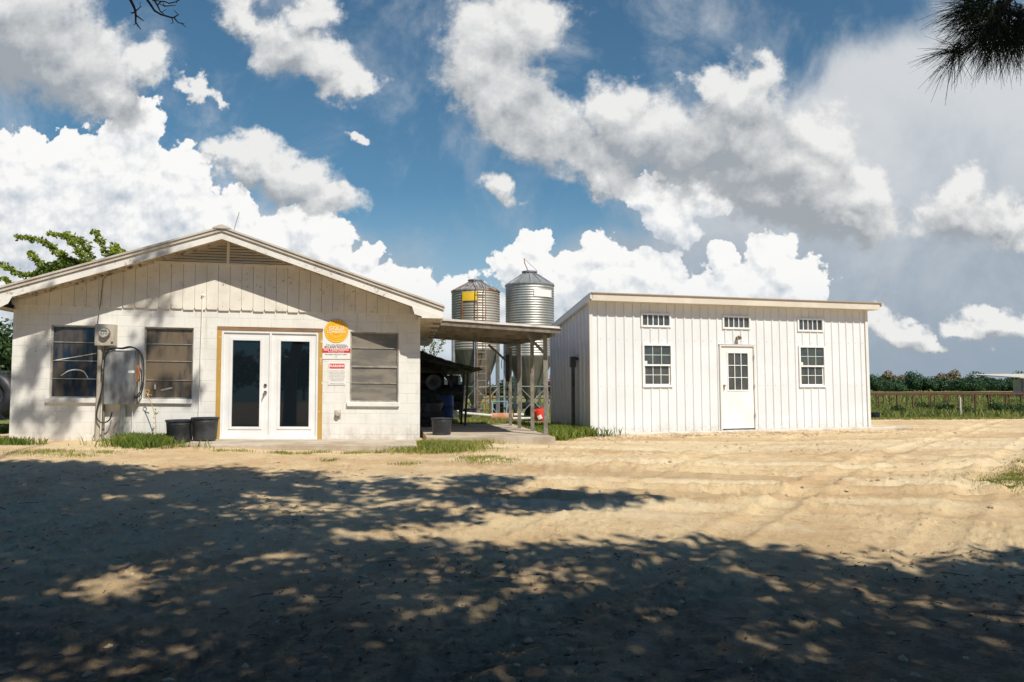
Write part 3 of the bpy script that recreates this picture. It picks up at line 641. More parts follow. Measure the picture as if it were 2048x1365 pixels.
# french door
ua, ub, za, zb = 3.60, 5.572, .72, 2.845
df = MB().box(ua + .085, ub - .085, .005, .12, zb - .115, zb - .072).box(ua + .085, ua + .125, .005, .12, za, zb - .115).box(ub - .125, ub - .085, .005, .12, za, zb - .115).box(ua + .085, ub - .085, -.03, .12, za - .03, za + .022)
dfo = df.shear(K).build('double_door', M['white'], house)
mid = fl.px(540, 775)[0]
def leaf(a, b, ga, gb, gz0, gz1, knob):
    t = MB(); holed(t, a, b, za + .024, zb - .117, [(ga, gb, gz0, gz1)], .045, .03)
    t.box(ga - .05, ga - .0, .018, .032, gz0 - .05, gz1 + .05).box(gb, gb + .05, .018, .032, gz0 - .05, gz1 + .05).box(ga, gb, .018, .032, gz0 - .05, gz0).box(ga, gb, .018, .032, gz1, gz1 + .05)
    L = t.shear(K).build('door_leaf', M['white'], dfo)
    MB().box(ga, gb, .052, .058, gz0, gz1).shear(K).build('glass', M['glassdark'], dfo)
    return L
g1 = rect(fl, 463.5, 681, 519, 854); g2 = rect(fl, 560, 683, 618, 854)
leaf(ua + .126, mid - .022, g1[0], g1[1], g1[2], g1[3], 1); leaf(mid + .022, ub - .126, g2[0], g2[1], g2[2], g2[3], 0)
MB().box(mid - .021, mid + .021, .005, .06, za + .024, zb - .116).shear(K).build('astragal', M['white'], dfo)
u0, z0 = fl.px(530.5, 771); kb = MB().disc((u0, .03, z0), .03, 20, 'y', .025)
kb.shear(K).build('deadbolt', M['brass'], dfo)
u0, z0 = fl.px(530.5, 785); kb = MB().disc((u0, .03, z0), .03, 20, 'y', .03).tube([(u0, -.01, z0), (u0, -.04, z0), (u0 - .03, -.045, z0 - .04), (u0 - .035, -.045, z0 - .10)], [.012, .012, .012, .008])
kb.shear(K).build('lever_handle', M['nickel'], dfo, smooth=True)
MB().box(ua + .002, ua + .083, -.006, .16, za - .02, zb - .073).shear(K).build('door_trim', M['osb'], house); MB().box(ub - .083, ub - .002, -.006, .16, za - .02, zb - .073).shear(K).build('door_trim', M['osb'], house)
MB().box(ua + .002, ub - .002, -.004, .16, zb - .071, zb - .002).shear(K).build('door_header', M['lumber'], house)
MB().box(3.34, 7.35, -1.35, -.002, .38, .705).shear(K).build('door_step', M['concrete'], house, bevel=.02)
# ridge rod and flashing wire
MB().tube([(AU + .12, -.2, AZ - .02), (AU + .22, -.2, AZ + .36)], .006, 5).shear(K).build('ridge_rod', M['postmetal'], house)
# thin white pipe with a ball tip
pu, pz = fl.px(407, 594); pu2, pz2 = fl.px(398, 846)
pp = MB().tube([(pu2, -.04, pz2), (pu, -.05, pz)], .011, 8); pp.lathe([(0, -.03), (.022, -.02), (.03, 0), (.022, .02), (0, .03)], 12, (pu, -.05, pz + .02))
pp.shear(K).build('vent_pipe', M['sill'], house, smooth=True)
# service wire from the rake to the meter
a = fl.px(213, 520, -.5); b = fl.px(208, 560); c_ = fl.px(204, 600); d_ = fl.px(199, 648)
MB().tube([(a[0] + .05, -.5, a[1]), (a[0] + .02, -.2, a[1] - .12), (b[0], -.05, b[1]), (c_[0], -.045, c_[1]), (d_[0], -.1, d_[1])], .008, 6).shear(K).build('service_wire', M['postmetal'], house)

def on_wall(fr, name, label, cat, x, y, group=None):   # an Empty standing on a wall at a photo pixel
    u_, z_ = fr.px(x, y); return thing(name, label, cat, fr.w(u_, 0, z_), fr.a, group), u_, z_
# electricity meter
mt, mu, mz = on_wall(fl, 'electric_meter', 'grey electric meter box with round glass dial between the two left windows', 'meter', 216, 693)
hw = .165; hh = fl.px(216, 650)[1] - mz
MB().box(-hw, hw, -.20, -.002, 0, hh).build('case', M['box'], mt, bevel=.012)
dl = MB().disc((.02, -.201, hh * .58), .10, 28, 'y', .03).build('dial_ring', M['nickel'], mt)
MB().disc((.02, -.232, hh * .58), .082, 28, 'y', .045).build('dial_glass', mat('meter_glass', (.52, .50, .44), .12, c2=(.30, .29, .26), nscale=22), dl)
rg = MB().box(-.035, .075, -.2785, -.2775, hh * .58 + .02, hh * .58 + .045)
for q in (-.02, .02, .06): rg.disc((q, -.2775, hh * .58 - .02), .012, 10, 'y', .001)
rg.build('register', M['signdark'], dl)
MB().disc((.145, -.2, .06), .018, 12, 'y', .012).build('seal', M['black'], mt)
cn = MB().tube([(-.10, -.10, 0), (-.10, -.10, -1.75)], .042, 12); cn.build('conduit', M['box'], mt, smooth=True)
MB().tube([(-.02, -.06, 0), (-.02, -.06, -1.72)], .024, 10).build('conduit', M['postmetal'], mt, smooth=True)
# switch box
pn, pu_, pz_ = on_wall(fl, 'electrical_switch_box', 'scuffed bare steel electrical switch box below and right of the meter', 'electrical box', 246, 809)
PW = .27; PH = fl.px(246, 702)[1] - pz_
MB().box(-PW, PW, -.17, -.002, 0, PH).build('case', M['panel'], pn, bevel=.008)
MB().box(-PW - .004, PW - .02, -.186, -.171, .01, PH - .01).build('cover', M['panel'], pn, bevel=.004)
MB().box(PW - .13, PW - .02, -.19, -.1865, PH * .58, PH * .58 + .045).build('label_plate', M['paper'], pn)
lv = MB().box(PW + .001, PW + .035, -.16, -.09, PH * .42, PH * .72).tube([(PW + .03, -.12, PH * .70), (PW + .05, -.19, PH * .62), (PW + .05, -.19, PH * .46)], .010, 8)
lv.build('switch_handle', M['rust'], pn)
MB().tube([(.03, -.08, 0), (.03, -.08, -.10), (-.01, -.08, -.80)], .045, 12).build('conduit', M['galv'], pn, smooth=True)
MB().tube([(.19, -.05, 0), (.185, -.05, -.75)], .009, 8).build('conduit', M['sill'], pn, smooth=True)
wr = MB()
for q in range(4): wr.tube([(-.02 - .02 * q, -.10, -.28 - .02 * q), (-.06 - .03 * q, -.12, -.5), (-.10 - .03 * q, -.10, -.80)], .008, 6)
wr.build('ground_wire', M['alu'], pn, smooth=True)
# hanging black cable
def wallpts(fr, lst): return [fr.w(*(lambda p_: (p_[0], d, p_[1]))(fr.px(x, y, d))) for x, y, d in lst]
cp = wallpts(fl, [(272, 798, -.17), (283, 785, -.16), (287, 760, -.2), (287, 725, -.2), (283, 708, -.2), (272, 698, -.2), (262, 695, -.2), (245, 698, -.2), (230, 697, -.2), (215, 702, -.22), (209, 716, -.22), (207, 745, -.23), (205, 775, -.23), (197, 805, -.22), (193, 830, -.2), (197, 842, -.2), (207, 846, -.18), (219, 840, -.16), (224, 825, -.12)])
def smooth_pts(P_, k=4):
    out = []
    for i in range(len(P_) - 1):
        p0, p1, p2, p3 = P_[max(i-1, 0)], P_[i], P_[i+1], P_[min(i+2, len(P_)-1)]
        for j in range(k):
            t = j / k; out.append(0.5 * ((2*p1) + (p2-p0)*t + (2*p0-5*p1+4*p2-p3)*t*t + (3*p1-p0-3*p2+p3)*t**3))
    return out + [P_[-1]]
o0 = cp[0].copy()
cb = MB().tube([p_ - o0 for p_ in smooth_pts(cp)], .013, 8)
cb.tube([p_ - o0 + Vector((-.015, -.03, .012)) for p_ in smooth_pts(cp[:12])], .010, 8)
cb.build('black_cable', M['black'], None, loc=o0, smooth=True, label='thick black cable looped over the steel switch box and hanging low', cat='cable')
# signs
S1, su, sz = on_wall(fl, 'seal_sign', 'white notice with big gold seal and red band, right of the double door', 'sign', 672.5, 718.5)
u_a = fl.px(645, 700)[0] - su; u_b = fl.px(700.5, 700)[0] - su; px2m = (u_b - u_a) / 55.5
def sz_(y): return (718.5 - y) * px2m
MB().box(u_a, u_b, -.012, -.004, 0, sz_(662)).build('board', M['paper'], S1)
MB().box(u_a, u_b, -.0145, -.0122, sz_(706), sz_(697)).build('red_band', M['signred'], S1)
cz = sz_(661.5); sr = 24.3 * px2m
sc_ = MB(); pts = []
for k in range(80):
    a_ = 2 * math.pi * k / 80; rr = sr * (1 if k % 2 else .965); pts.append((rr * math.cos(a_), cz + rr * math.sin(a_)))
sc_.prism(pts, -.019, -.0125); seal = sc_.build('gold_seal', M['gold'], S1)
def ring(mb, r0, r1, y0, y1, n=48, zc=cz):
    for k in range(n):
        t0, t1 = 2*math.pi*k/n, 2*math.pi*(k+1)/n
        mb.prism([(r0*math.cos(t0), zc+r0*math.sin(t0)), (r1*math.cos(t0), zc+r1*math.sin(t0)), (r1*math.cos(t1), zc+r1*math.sin(t1)), (r0*math.cos(t1), zc+r0*math.sin(t1))], y0, y1)
rg = MB(); ring(rg, sr*.80, sr*.83, -.0205, -.0192); ring(rg, sr*.62, sr*.65, -.0205, -.0192)
sh = [(-.45, .32), (.45, .32)]
rg.build('seal_ring', M['golddeep'], seal)
sp = MB()
for k in range(26):
    a_ = 2*math.pi*k/26; MB().disc((sr*.9*math.cos(a_), -.0192, cz + sr*.9*math.sin(a_)), sr*.035, 8, 'y', .0012).build('stud', M['goldpale'], seal)
# ribbon sweep and pointed shield line
sp.tube([(sr*q, -.0205, cz + sr*z_) for q, z_ in ((-.62, -.12), (-.45, -.33), (-.2, -.42), (0, -.55), (.2, -.42), (.45, -.33), (.62, -.12))], .0022, 6)
sp.build('seal_ornament', M['goldpale'], seal)
text_part('GOLD', sr*.46, M['paper'], S1, (0, -.021, cz + sr*.24), bold=.0008)
text_part('STANDARD', sr*.30, M['paper'], S1, (0, -.021, cz - sr*.06), bold=.0006)
text_part('DAIRY', sr*.22, M['golddeep'], S1, (0, -.021, cz - sr*.28))
text_part('You are entering a', .052, M['signdark'], S1, (0, -.0135, sz_(689.6)))
text_part('BIO-SAFE FACILITY', .054, M['signdark'], S1, (0, -.0135, sz_(694.2)), bold=.0012)
text_part('NO TRESPASSING', .060, M['paper'], S1, (0, -.016, sz_(699.8)), bold=.0014)
text_part('Private Property', .046, M['paper'], S1, (0, -.016, sz_(703.9)))
text_part('Bio-safety measures in effect', .036, M['signdark'], S1, (0, -.0135, sz_(709.3)))
rg = MB(); ring(rg, .010, .015, -.0145, -.0122, 16, sz_(714)); rg.build('mark', M['signgrey'], S1)
S2, su, sz = on_wall(fl, 'warning_sign', 'small white notice with red WARNING header under the gold seal notice', 'sign', 674, 770)
hb_ = px2m
MB().box(-17.5*hb_, 17.5*hb_, -.012, -.004, 0, 45*hb_).build('board', M['paper'], S2)
MB().box(-15*hb_, 15*hb_, -.0142, -.0122, 33*hb_, 43*hb_).build('red_band', M['signred'], S2)
text_part('WARNING', .068, M['paper'], S2, (0, -.0155, 38*hb_), bold=.0022)
ls = ['Under state law, no liability', 'applies for injury or death of', 'a participant in farm animal', 'activities resulting from the', 'inherent risks of farm animal', 'activities on these premises,', 'including any showing, any', 'handling and every visit']
for i, q in enumerate(ls): text_part(q, .026, M['signgrey'], S2, (0, -.0135, (28.5 - 2.9*i)*hb_))
text_part('Please sign in at the office', .026, M['signgrey'], S2, (0, -.0135, 3*hb_))
# outdoor socket
O1, _, _ = on_wall(fl, 'outdoor_socket', 'pale weatherproof socket cover low on the wall right of the double door', 'socket', 676, 836)
MB().box(-.055, .055, -.03, -.002, .0, .15).build('plate', M['box'], O1, bevel=.006)
MB().disc((0, -.03, .08), .05, 20, 'y', .05).build('cap', M['box'], O1, bevel=.01)
# buckets
def tub(name, label, x, y, r, h, m='tub', group=None, Y=None, zg=None, rimw=.018):
    p_ = at(x, y, Y); z_ = GH(p_.x, p_.y) if zg is None else zg
    t = thing(name, label, 'tub', (p_.x, p_.y, float(z_)), rnd.random() * 3, group)
    pr = [(r*.82, 0), (r*.86, .02), (r*.95, h*.80), (r*.97, h*.82), (r*.955, h*.84), (r*.985, h*.95), (r*.94, h*.95), (r*.90, h*.80), (r*.80, .03), (0, .03)]
    MB().lathe([(0, 0)] + pr, 36).build('body', M[m], t, smooth=True)
    MB().lathe([(r*.985, h*.92), (r*1.04, h*.93), (r*1.045, h*.985), (r*1.01, h), (r*.94, h), (r*.935, h*.94), (r*.985, h*.92)], 36).build('rim', M[m], t, smooth=True)
    return t
p1_ = fl.w(3.10, -.30, 0)
GR = 'black tubs standing by the house'
for (uu, dd, r, h, lab, z_) in ((3.06, -.33, .245, .43, 'black ribbed tub standing in grass under the second window', None), (3.54, -.48, .235, .41, 'black tub on the step edge left of the double door', .665)):
    q = fl.w(uu, dd, 0); t = tub('black_tub', lab, 0, 0, r, h, Y=1) ; t.location = (q.x, q.y, float(GH(q.x, q.y)) if z_ is None else z_); tag(t, group=GR)

# ------------------------------------------------------------------ new metal building
fr = HR; WB = 7.93
shed = thing('metal_building', 'new white ribbed metal building with six small windows and sloping roof', 'building', fr.w(0, 0, 0), fr.a)
T1 = rect(fr, 1281, 627, 1341, 655); T2 = rect(fr, 1444, 632, 1500, 659); T3 = rect(fr, 1594, 637, 1646, 664)
W1 = rect(fr, 1284, 688, 1344, 775); W2 = rect(fr, 1597, 692, 1650, 775); DR = rect(fr, 1439, 690, 1510, 858)
hs = [(a, b, z0, z1) for a, b, z0, z1 in (T1, T2, T3, W1, W2, DR)]
hin = [(a + .035, b - .035, z0 + .035, z1 - .035) for a, b, z0, z1 in hs]
wm = MB(); ZB, ZT = .50, 3.66; DP = 2.75
holed(wm, 0, WB, ZB, ZT, hin, .12)
def rib(mb, u, z0, z1): mb.add([(u-.028,-.0005,z0),(u-.012,-.021,z0),(u+.012,-.021,z0),(u+.028,-.0005,z0),(u-.028,-.0005,z1),(u-.012,-.021,z1),(u+.012,-.021,z1),(u+.028,-.0005,z1)], [(0,1,5,4),(1,2,6,5),(2,3,7,6),(0,3,2,1),(4,5,6,7)])
SP = .2286; nrib = int(WB / SP)
scr = []
for i in range(nrib + 1):
    u = .20 + i * SP
    if u > WB - .08: break
    segs = [(ZB, ZT)]
    for (a, b, z0, z1) in hs:
        if a - .02 < u < b + .02:
            ns = []
            for s0, s1 in segs:
                if z0 - .02 > s0: ns.append((s0, min(s1, z0 - .02)))
                if z1 + .02 < s1: ns.append((max(s0, z1 + .02), s1))
            segs = [q for q in ns if q[1] - q[0] > .02]
    for s0, s1 in segs: rib(wm, u, s0, s1)
    for zs in (1.62, 2.72):
        if not any(a - .1 < u + .1 < b + .1 and z0 < zs < z1 for a, b, z0, z1 in hs): scr.append((u + .055, zs))
wallm = wm.build('wall', M['metalwhite'], shed)
s0_ = MB().disc((0, 0, 0), .010, 6, 'y', .006).build('screw', M['box'], wallm); s0_.location = (scr[0][0], -.001, scr[0][1])
for u, zs in scr[1:]:
    c_ = s0_.copy(); col.objects.link(c_); c_.location = (u, -.001, zs)
# far right, back and left side walls
sw = MB(); drop = .62
def ztop(d): return ZT - drop * d / DP
sw.add([(0,0,ZB),(0,DP,ZB),(0,DP,ztop(DP)),(0,0,ZT)], [(0,1,2,3)]); sw.add([(WB,0,ZB),(WB,DP,ZB),(WB,DP,ztop(DP)),(WB,0,ZT)], [(3,2,1,0)]); sw.add([(0,DP,ZB),(WB,DP,ZB),(WB,DP,ztop(DP)),(0,DP,ztop(DP))], [(3,2,1,0)])
i = 0
while .14 + i * SP < DP:
    d = .14 + i * SP; zt = ztop(d) - .01
    sw.add([(-.0005,d-.028,ZB),(-.03,d-.012,ZB),(-.03,d+.012,ZB),(-.0005,d+.028,ZB),(-.0005,d-.028,zt),(-.03,d-.012,zt),(-.03,d+.012,zt),(-.0005,d+.028,zt)], [(0,4,5,1),(1,5,6,2),(2,6,7,3)]); i += 1
sw.build('side_wall', M['metalwhite'], shed)
MB().box(-.034, .05, -.034, -.001, ZB, ZT).box(-.034, -.001, -.001, .07, ZB, ZT).build('corner_trim', M['trimlight'], shed); MB().box(WB - .05, WB + .034, -.034, -.001, ZB, ZT).build('corner_trim', M['trimlight'], shed)
fz0, fz1 = 3.60, 3.775
OF = .28; OR = .22
MB().box(-.08, WB + OR, -OF, -OF + .025, fz0, fz1 - .012).box(-.08, WB + OR, -OF + .025, -.001, fz0, fz0 + .012).build('eave_fascia', M['trimbeige'], shed)
MB().box(-.10, WB + OR + .05, -OF - .03, -OF + .04, fz1 - .011, fz1 + .012).box(WB + OR, WB + OR + .05, -OF - .03, .0, fz1 - .09, fz1 - .012).build('roof_edge', M['browntrim'], shed)
rk = MB().add([(-.11,-OF,fz1-.14),(-.036,-OF,fz1-.14),(-.036,DP+.15,ztop(DP+.15)-.03),(-.11,DP+.15,ztop(DP+.15)-.03),(-.11,-OF,fz1+.005),(-.036,-OF,fz1+.005),(-.036,DP+.15,ztop(DP+.15)+.10),(-.11,DP+.15,ztop(DP+.15)+.10)], [(0,1,2,3),(4,7,6,5),(0,4,5,1),(1,5,6,2),(2,6,7,3),(3,7,4,0)])
rk.build('rake_trim', M['metalwhite'], shed)
rr = MB().add([(-.12,-OF,fz1+.006),(WB+OR,-OF,fz1+.006),(WB+OR,DP+.15,ztop(DP+.15)+.11),(-.12,DP+.15,ztop(DP+.15)+.11),(-.12,-OF,fz1-.004),(WB+OR,-OF,fz1-.004),(WB+OR,DP+.15,ztop(DP+.15)+.09),(-.12,DP+.15,ztop(DP+.15)+.09)], [(0,1,2,3),(4,7,6,5),(0,4,5,1),(1,5,6,2),(2,6,7,3),(3,7,4,0)])
rr.build('roof', M['metalwhite'], shed)
MB().box(-.02, WB + .95, -.42, .0 - .002, .30, .525).build('concrete_ledge', M['newconc'], shed, bevel=.015)
def frame_part(h, t, d0, d1, m, parent, name='window', dy=0):
    a, b, z0, z1 = h
    return MB().box(a, a+t, d0, d1, z0, z1).box(b-t, b, d0, d1, z0, z1).box(a+t, b-t, d0, d1, z0, z0+t).box(a+t, b-t, d0, d1, z1-t, z1).build(name, m, parent, bevel=.004)
def grid(mb, a, b, z0, z1, nx_, nz_, w_, d0, d1):
    for i in range(1, nx_): u = a + (b - a) * i / nx_; mb.box(u - w_/2, u + w_/2, d0, d1, z0, z1)
    for j in range(1, nz_): z = z0 + (z1 - z0) * j / nz_; mb.box(a, b, d0 + .001, d1 - .001, z - w_/2, z + w_/2)
for h in (T1, T2, T3):
    wn = frame_part(h, .045, -.035, .05, M['vinyl'], shed); a, b, z0, z1 = (h[0]+.045, h[1]-.045, h[2]+.045, h[3]-.045)
    MB().box(a, b, .012, .018, z0, z1).build('pane', M['glassgrey'], wn)
    g = MB(); grid(g, a, b, z0, z1, 5, 1, .022, -.010, .012); g.build('glazing_bar', M['vinyl'], wn)
for h in (W1, W2):
    wn = frame_part(h, .05, -.04, .05, M['vinyl'], shed); a, b, z0, z1 = (h[0]+.05, h[1]-.05, h[2]+.05, h[3]-.05); zm = (z0 + z1) / 2 + .01
    MB().box(a, b, .0, .006, zm, z1).build('pane', M['glassgrey'], wn); MB().box(a+.035, b-.035, .022, .028, z0+.03, zm).build('pane', M['glassgrey'], wn)
    g = MB(); grid(g, a, b, zm + .02, z1, 3, 2, .014, -.012, -.0005); g.build('glazing_bar', mat('pale_green_bar', (.55, .66, .58), .5), wn)
    g = MB(); grid(g, a + .035, b - .035, z0 + .03, zm - .02, 3, 2, .014, .009, .0215); g.build('glazing_bar', M['vinyl'], wn)
    g = MB().box(a, b, -.03, .035, zm - .022, zm + .018).box(a, a + .035, .005, .035, z0, zm - .022).box(b - .035, b, .005, .035, z0, zm - .022).box(a + .035, b - .035, .005, .035, z0, z0 + .03)
    g.build('sash', M['vinyl'], wn)
    MB().box(a + .008, a + .09, -.004, -.001, zm + .025, zm + .10).build('sticker', mat('pale_sticker', (.62, .72, .60), .5), wn)
a, b, z0, z1 = DR
MB().box(a - .02, b + .02, -.055, -.001, z1, z1 + .012).build('drip_cap', M['trimlight'], shed)
dfm = MB().box(a, a+.045, -.045, .06, .53, z1).box(b-.045, b, -.045, .06, .53, z1).box(a+.045, b-.045, -.045, .06, z1-.045, z1).build('door', M['trimlight'], shed, bevel=.003)
ga, gb, gz0, gz1 = rect(fr, 1456, 707, 1495, 780); a2, b2 = a + .05, b - .05
t = MB(); holed(t, a2, b2, .56, z1 - .05, [(ga, gb, gz0, gz1)], .04, -.012)
t.box(ga - .035, ga, -.022, -.011, gz0 - .035, gz1 + .035).box(gb, gb + .035, -.022, -.011, gz0 - .035, gz1 + .035).box(ga, gb, -.022, -.011, gz0 - .035, gz0).box(ga, gb, -.022, -.011, gz1, gz1 + .035)
t.build('door_leaf', M['white'], dfm); MB().box(ga, gb, .008, .014, gz0, gz1).build('glass', M['glassgrey'], dfm)
g = MB(); grid(g, ga, gb, gz0, gz1, 3, 3, .018, -.012, .0); g.build('glazing_bar', M['vinyl'], dfm)
MB().box(a2, b2, -.008, .05, .531, .557).build('threshold', M['darktin'], dfm)
hn = rect(fr, 1447, 770, 1452, 783)
MB().disc((a2 + .07, -.012, hn[3] - .02), .028, 16, 'y', .02).tube([(a2 + .07, -.03, hn[3] - .02), (a2 + .07, -.065, hn[3] - .02), (a2 + .10, -.07, hn[3] - .03)], .011, 8).tube([(a2 + .07, -.03, hn[3]-.03), (a2 + .065, -.035, hn[3] - .13)], .01, 8).build('door_handle', M['brass'], dfm, smooth=True)
for q in (.82, 1.55, 2.28): MB().box(b2 + .001, b2 + .012, -.06, -.012, q, q + .10).build('hinge', M['nickel'], dfm)
lp, _, _ = on_wall(fr, 'wall_lamp', 'small brass wall lamp above the white door', 'lamp', 1474, 681)
MB().disc((0, -.001, .05), .045, 16, 'y', .02).tube([(0, -.02, .05), (0, -.07, .06)], .02, 10).build('bracket', M['brass'], lp)
MB().lathe([(.055, -.03), (.06, 0), (.045, .05), (0, .065)], 18, (0, -.10, .05)).build('lamp_shade', M['brass'], lp, smooth=True)
MB().lathe([(0, -.035), (.03, -.025), (.038, 0), (.03, .02)], 14, (0, -.10, .04)).build('bulb', M['glassfrost'], lp, smooth=True)
# supply post beside the side wall
q = at(1147, 866, 18.2); pz = float(GH(q.x, q.y)) - .1
ps = thing('supply_post', 'dark steel post with small box on top beside the metal building side wall', 'post', (q.x, q.y, pz), .25)
H_ = at(1147, 735, 18.2).z - pz
MB().bar((0, 0, 0), (0, 0, H_), .07, .07).build('post', M['darkmach'], ps)
MB().box(-.07, .07, -.05, .05, H_, H_ + .26).build('box', M['darkmach'], ps, bevel=.008)
MB().box(.071, .14, -.02, .02, H_ + .17, H_ + .24).build('socket', M['darkmach'], ps)
# ------------------------------------------------------------------ carport between the buildings
cp_ = thing('carport', 'open tin roofed carport on grey steel posts between the two white buildings', 'carport', (-.5, 17.5, 0))
def rel(p_): return (p_[0] + .5, p_[1] - 17.5, p_[2])
CRN = dict(fl=(-1.62, 15.35, 2.985), fr=(1.04, 15.35, 2.79), bl=(-2.24, 19.9, 3.0), br=(.22, 19.9, 2.80))
sheet = MB(); prof = []; t = 0; L_ = 4.55
while t < L_:                                    # trapezoid ribs run across the slope
    prof += [(t, 0), (t + .20, 0), (t + .25, .065), (t + .34, .065), (t + .39, 0)]; t += .44
vs = []; nseg = 2
for (t, dz) in prof:
    f_ = min(t / L_, 1)
    for q in range(nseg + 1):
        s_ = q / nseg; a_ = Vector(CRN['fl']).lerp(Vector(CRN['bl']), f_); b_ = Vector(CRN['fr']).lerp(Vector(CRN['br']), f_)
        p_ = a_.lerp(b_, s_); vs.append(rel((p_.x, p_.y, p_.z + dz)))
n_ = nseg + 1; fs = [(i*n_+q, (i+1)*n_+q, (i+1)*n_+q+1, i*n_+q+1) for i in range(len(prof) - 1) for q in range(nseg)]
sheet.add(vs, fs); so_ = sheet.build('roof_sheet', M['tinroof'], cp_)
md = so_.modifiers.new('thick', 'SOLIDIFY'); md.thickness = .006
def lerp2(f_, s_, dz=0):
    a_ = Vector(CRN['fl']).lerp(Vector(CRN['bl']), f_); b_ = Vector(CRN['fr']).lerp(Vector(CRN['br']), f_); p_ = a_.lerp(b_, s_); return rel((p_.x, p_.y, p_.z + dz))
for f_ in (.012, .27, .52, .76, .985): MB().bar(lerp2(f_, .0, -.05), lerp2(f_, .99, -.05), .05, .09).build('purlin', M['postmetal'], cp_)
FEET = [(.70, 15.8), (.46, 17.2), (.17, 18.3), (-.05, 19.7)]
for (x, y) in FEET:
    f_ = (y - 15.35) / 4.55; zt = 2.795 - .03 - (.07 if y > 16 else .0)
    MB().bar(rel((x, y, .595)), rel((x, y, zt - .07)), .085, .085).build('post', M['postmetal'], cp_)
MB().bar(rel((.86, 15.55, 2.70)), rel((-.15, 19.8, 2.70)), .08, .10).build('beam', M['postmetal'], cp_)
MB().bar(rel((.28, 15.8, 2.73)), rel((.70, 15.8, 2.30)), .06, .06).build('brace', M['postmetal'], cp_)
MB().bar(rel((-.62, 19.7, 2.72)), rel((-.05, 19.7, 2.20)), .06, .06).build('brace', M['postmetal'], cp_)
MB().bar(rel((-.12, 19.62, 1.75)), rel((-.12, 19.62, 2.45)), .10, .05).build('brace', M['darktin'], cp_)
slab = MB(); P8 = [(-1.72, 15.15), (.86, 15.15), (-.0, 20.6), (-2.6, 20.6)]
slab.add([(x, y, .30) for x, y in P8] + [(x, y, .60) for x, y in P8], [(3,2,1,0),(4,5,6,7),(0,1,5,4),(1,2,6,5),(2,3,7,6),(3,0,4,7)])
slab.build('concrete_slab', M['concrete'], None, label='low concrete slab floor under the carport', cat='slab')
hw_ = smooth_pts([Vector(at(*p_)) for p_ in ((1015, 712, 19.6), (1006, 716, 19.6), (1003, 725, 19.6), (1004, 738, 19.6))])
MB().tube([p_ - hw_[0] for p_ in hw_], .010, 6).build('hanging_wire', M['darktin'], None, loc=hw_[0], smooth=True, label='thin loose wire hanging from the rear carport post', cat='wire')
# ------------------------------------------------------------------ lean-to and what stands in it
lt = thing('lean_to_shelter', 'dark sagging tin lean-to with thin posts behind the carport', 'shelter', (-1.9, 20.5, 0))
def r2(p_): return (p_[0] + 1.9, p_[1] - 20.5, p_[2])
A = at(836, 699, 20.4); B = at(966, 738, 20.4); Cc = at(838, 745, 24.5); D_ = at(930, 748, 24.5)
ls_ = MB(); NQ = 14
vs = []
for i in range(NQ + 1):
    for j in range(2):
        p_ = (A if j == 0 else Cc).lerp(B if j == 0 else D_, i / NQ); vs.append(r2((p_.x - (.5 if i == 0 else 0), p_.y, p_.z + (.008 if i % 2 else -.008) - .05 * math.sin(math.pi * i / NQ))))
ls_.add(vs, [(2*i, 2*i+2, 2*i+3, 2*i+1) for i in range(NQ)]); o_ = ls_.build('roof_sheet', M['darktin'], lt); md = o_.modifiers.new('t', 'SOLIDIFY'); md.thickness = .02
for (x, y, Y, yt) in ((930, 851, 19.8, 745), (922, 848, 20.5, 746)):
    a = at(x, y, Y); a.z = .59 if Y < 20.6 else float(GH(a.x, a.y)); b = at(x + 6, yt, Y); MB().tube([r2(a), r2(b)], .03, 8).build('post', M['darktin'], lt)
MB().bar(r2(at(842, 716, 20.6)), r2(at(945, 742, 20.6)), .05, .07).build('beam', M['darktin'], lt)
def gpos(x, Y): p_ = at(x, 800, Y); return p_.x, p_.y, float(GH(p_.x, p_.y))
bw = MB(); x, y, z = gpos(866, 23.4)
eng = thing('milking_pump', 'dark greasy pump unit with round cover under the lean-to', 'pump', (x, y, z), .1)
MB().box(-.55, .35, -.25, .35, .55, 1.05).build('base_frame', M['darkmach'], eng)
MB().disc((.02, -.25, 1.28), .24, 24, 'y', .12).build('round_cover', M['midmach'], eng)
MB().disc((.02, -.37, 1.28), .12, 18, 'y', .05).build('hub', M['darkmach'], eng)
MB().tube([(-.5, 0, 1.3), (.35, 0, 1.3)], .28, 18).build('motor', M['darkmach'], eng, smooth=True)
MB().box(.10, .24, -.30, -.252, .74, .92).build('control_plate', M['midmach'], eng)
for q in (-.5, .3): MB().box(q - .03, q + .03, -.2, .3, 0, .55).build('leg', M['darkmach'], eng)
x, y, z = gpos(905, 22.8)
e2 = thing('compressor', 'dark compressor with pale slanting pipe next to the pump unit', 'compressor', (x, y, z), -.1)
MB().tube([(-.35, 0, .95), (.35, 0, .95)], .27, 18).build('tank', M['darkmach'], e2, smooth=True)
MB().box(-.3, .3, -.2, .25, .45, .68).build('base', M['darkmach'], e2)
MB().box(-.12, .22, -.2, .2, 1.2, 1.5).build('motor', M['darkmach'], e2, bevel=.03)
MB().tube([(-.30, -.25, 1.62), (-.08, -.28, 1.40), (.02, -.28, 1.15)], .05, 10).build('pipe', M['midmach'], e2, smooth=True)
MB().box(.1, .24, -.22, -.201, .9, .97).build('label_plate', M['midmach'], e2)
for q in (-.25, .25): MB().box(q - .03, q + .03, -.15, .2, 0, .45).build('leg', M['darkmach'], e2)
bk = MB().box(-3.0, -.2, 0, .08, 0, 1.45); x, y, z = gpos(905, 26.0)
bk.build('dark_partition', M['darktin'], None, loc=(x + .35, y, z), rz=.05, label='dark board partition at the back of the lean-to', cat='partition')
x, y, z = gpos(893, 21.6)
d_ = thing('blue_drum', 'tall blue plastic drum under the lean-to', 'drum', (x, y, z))
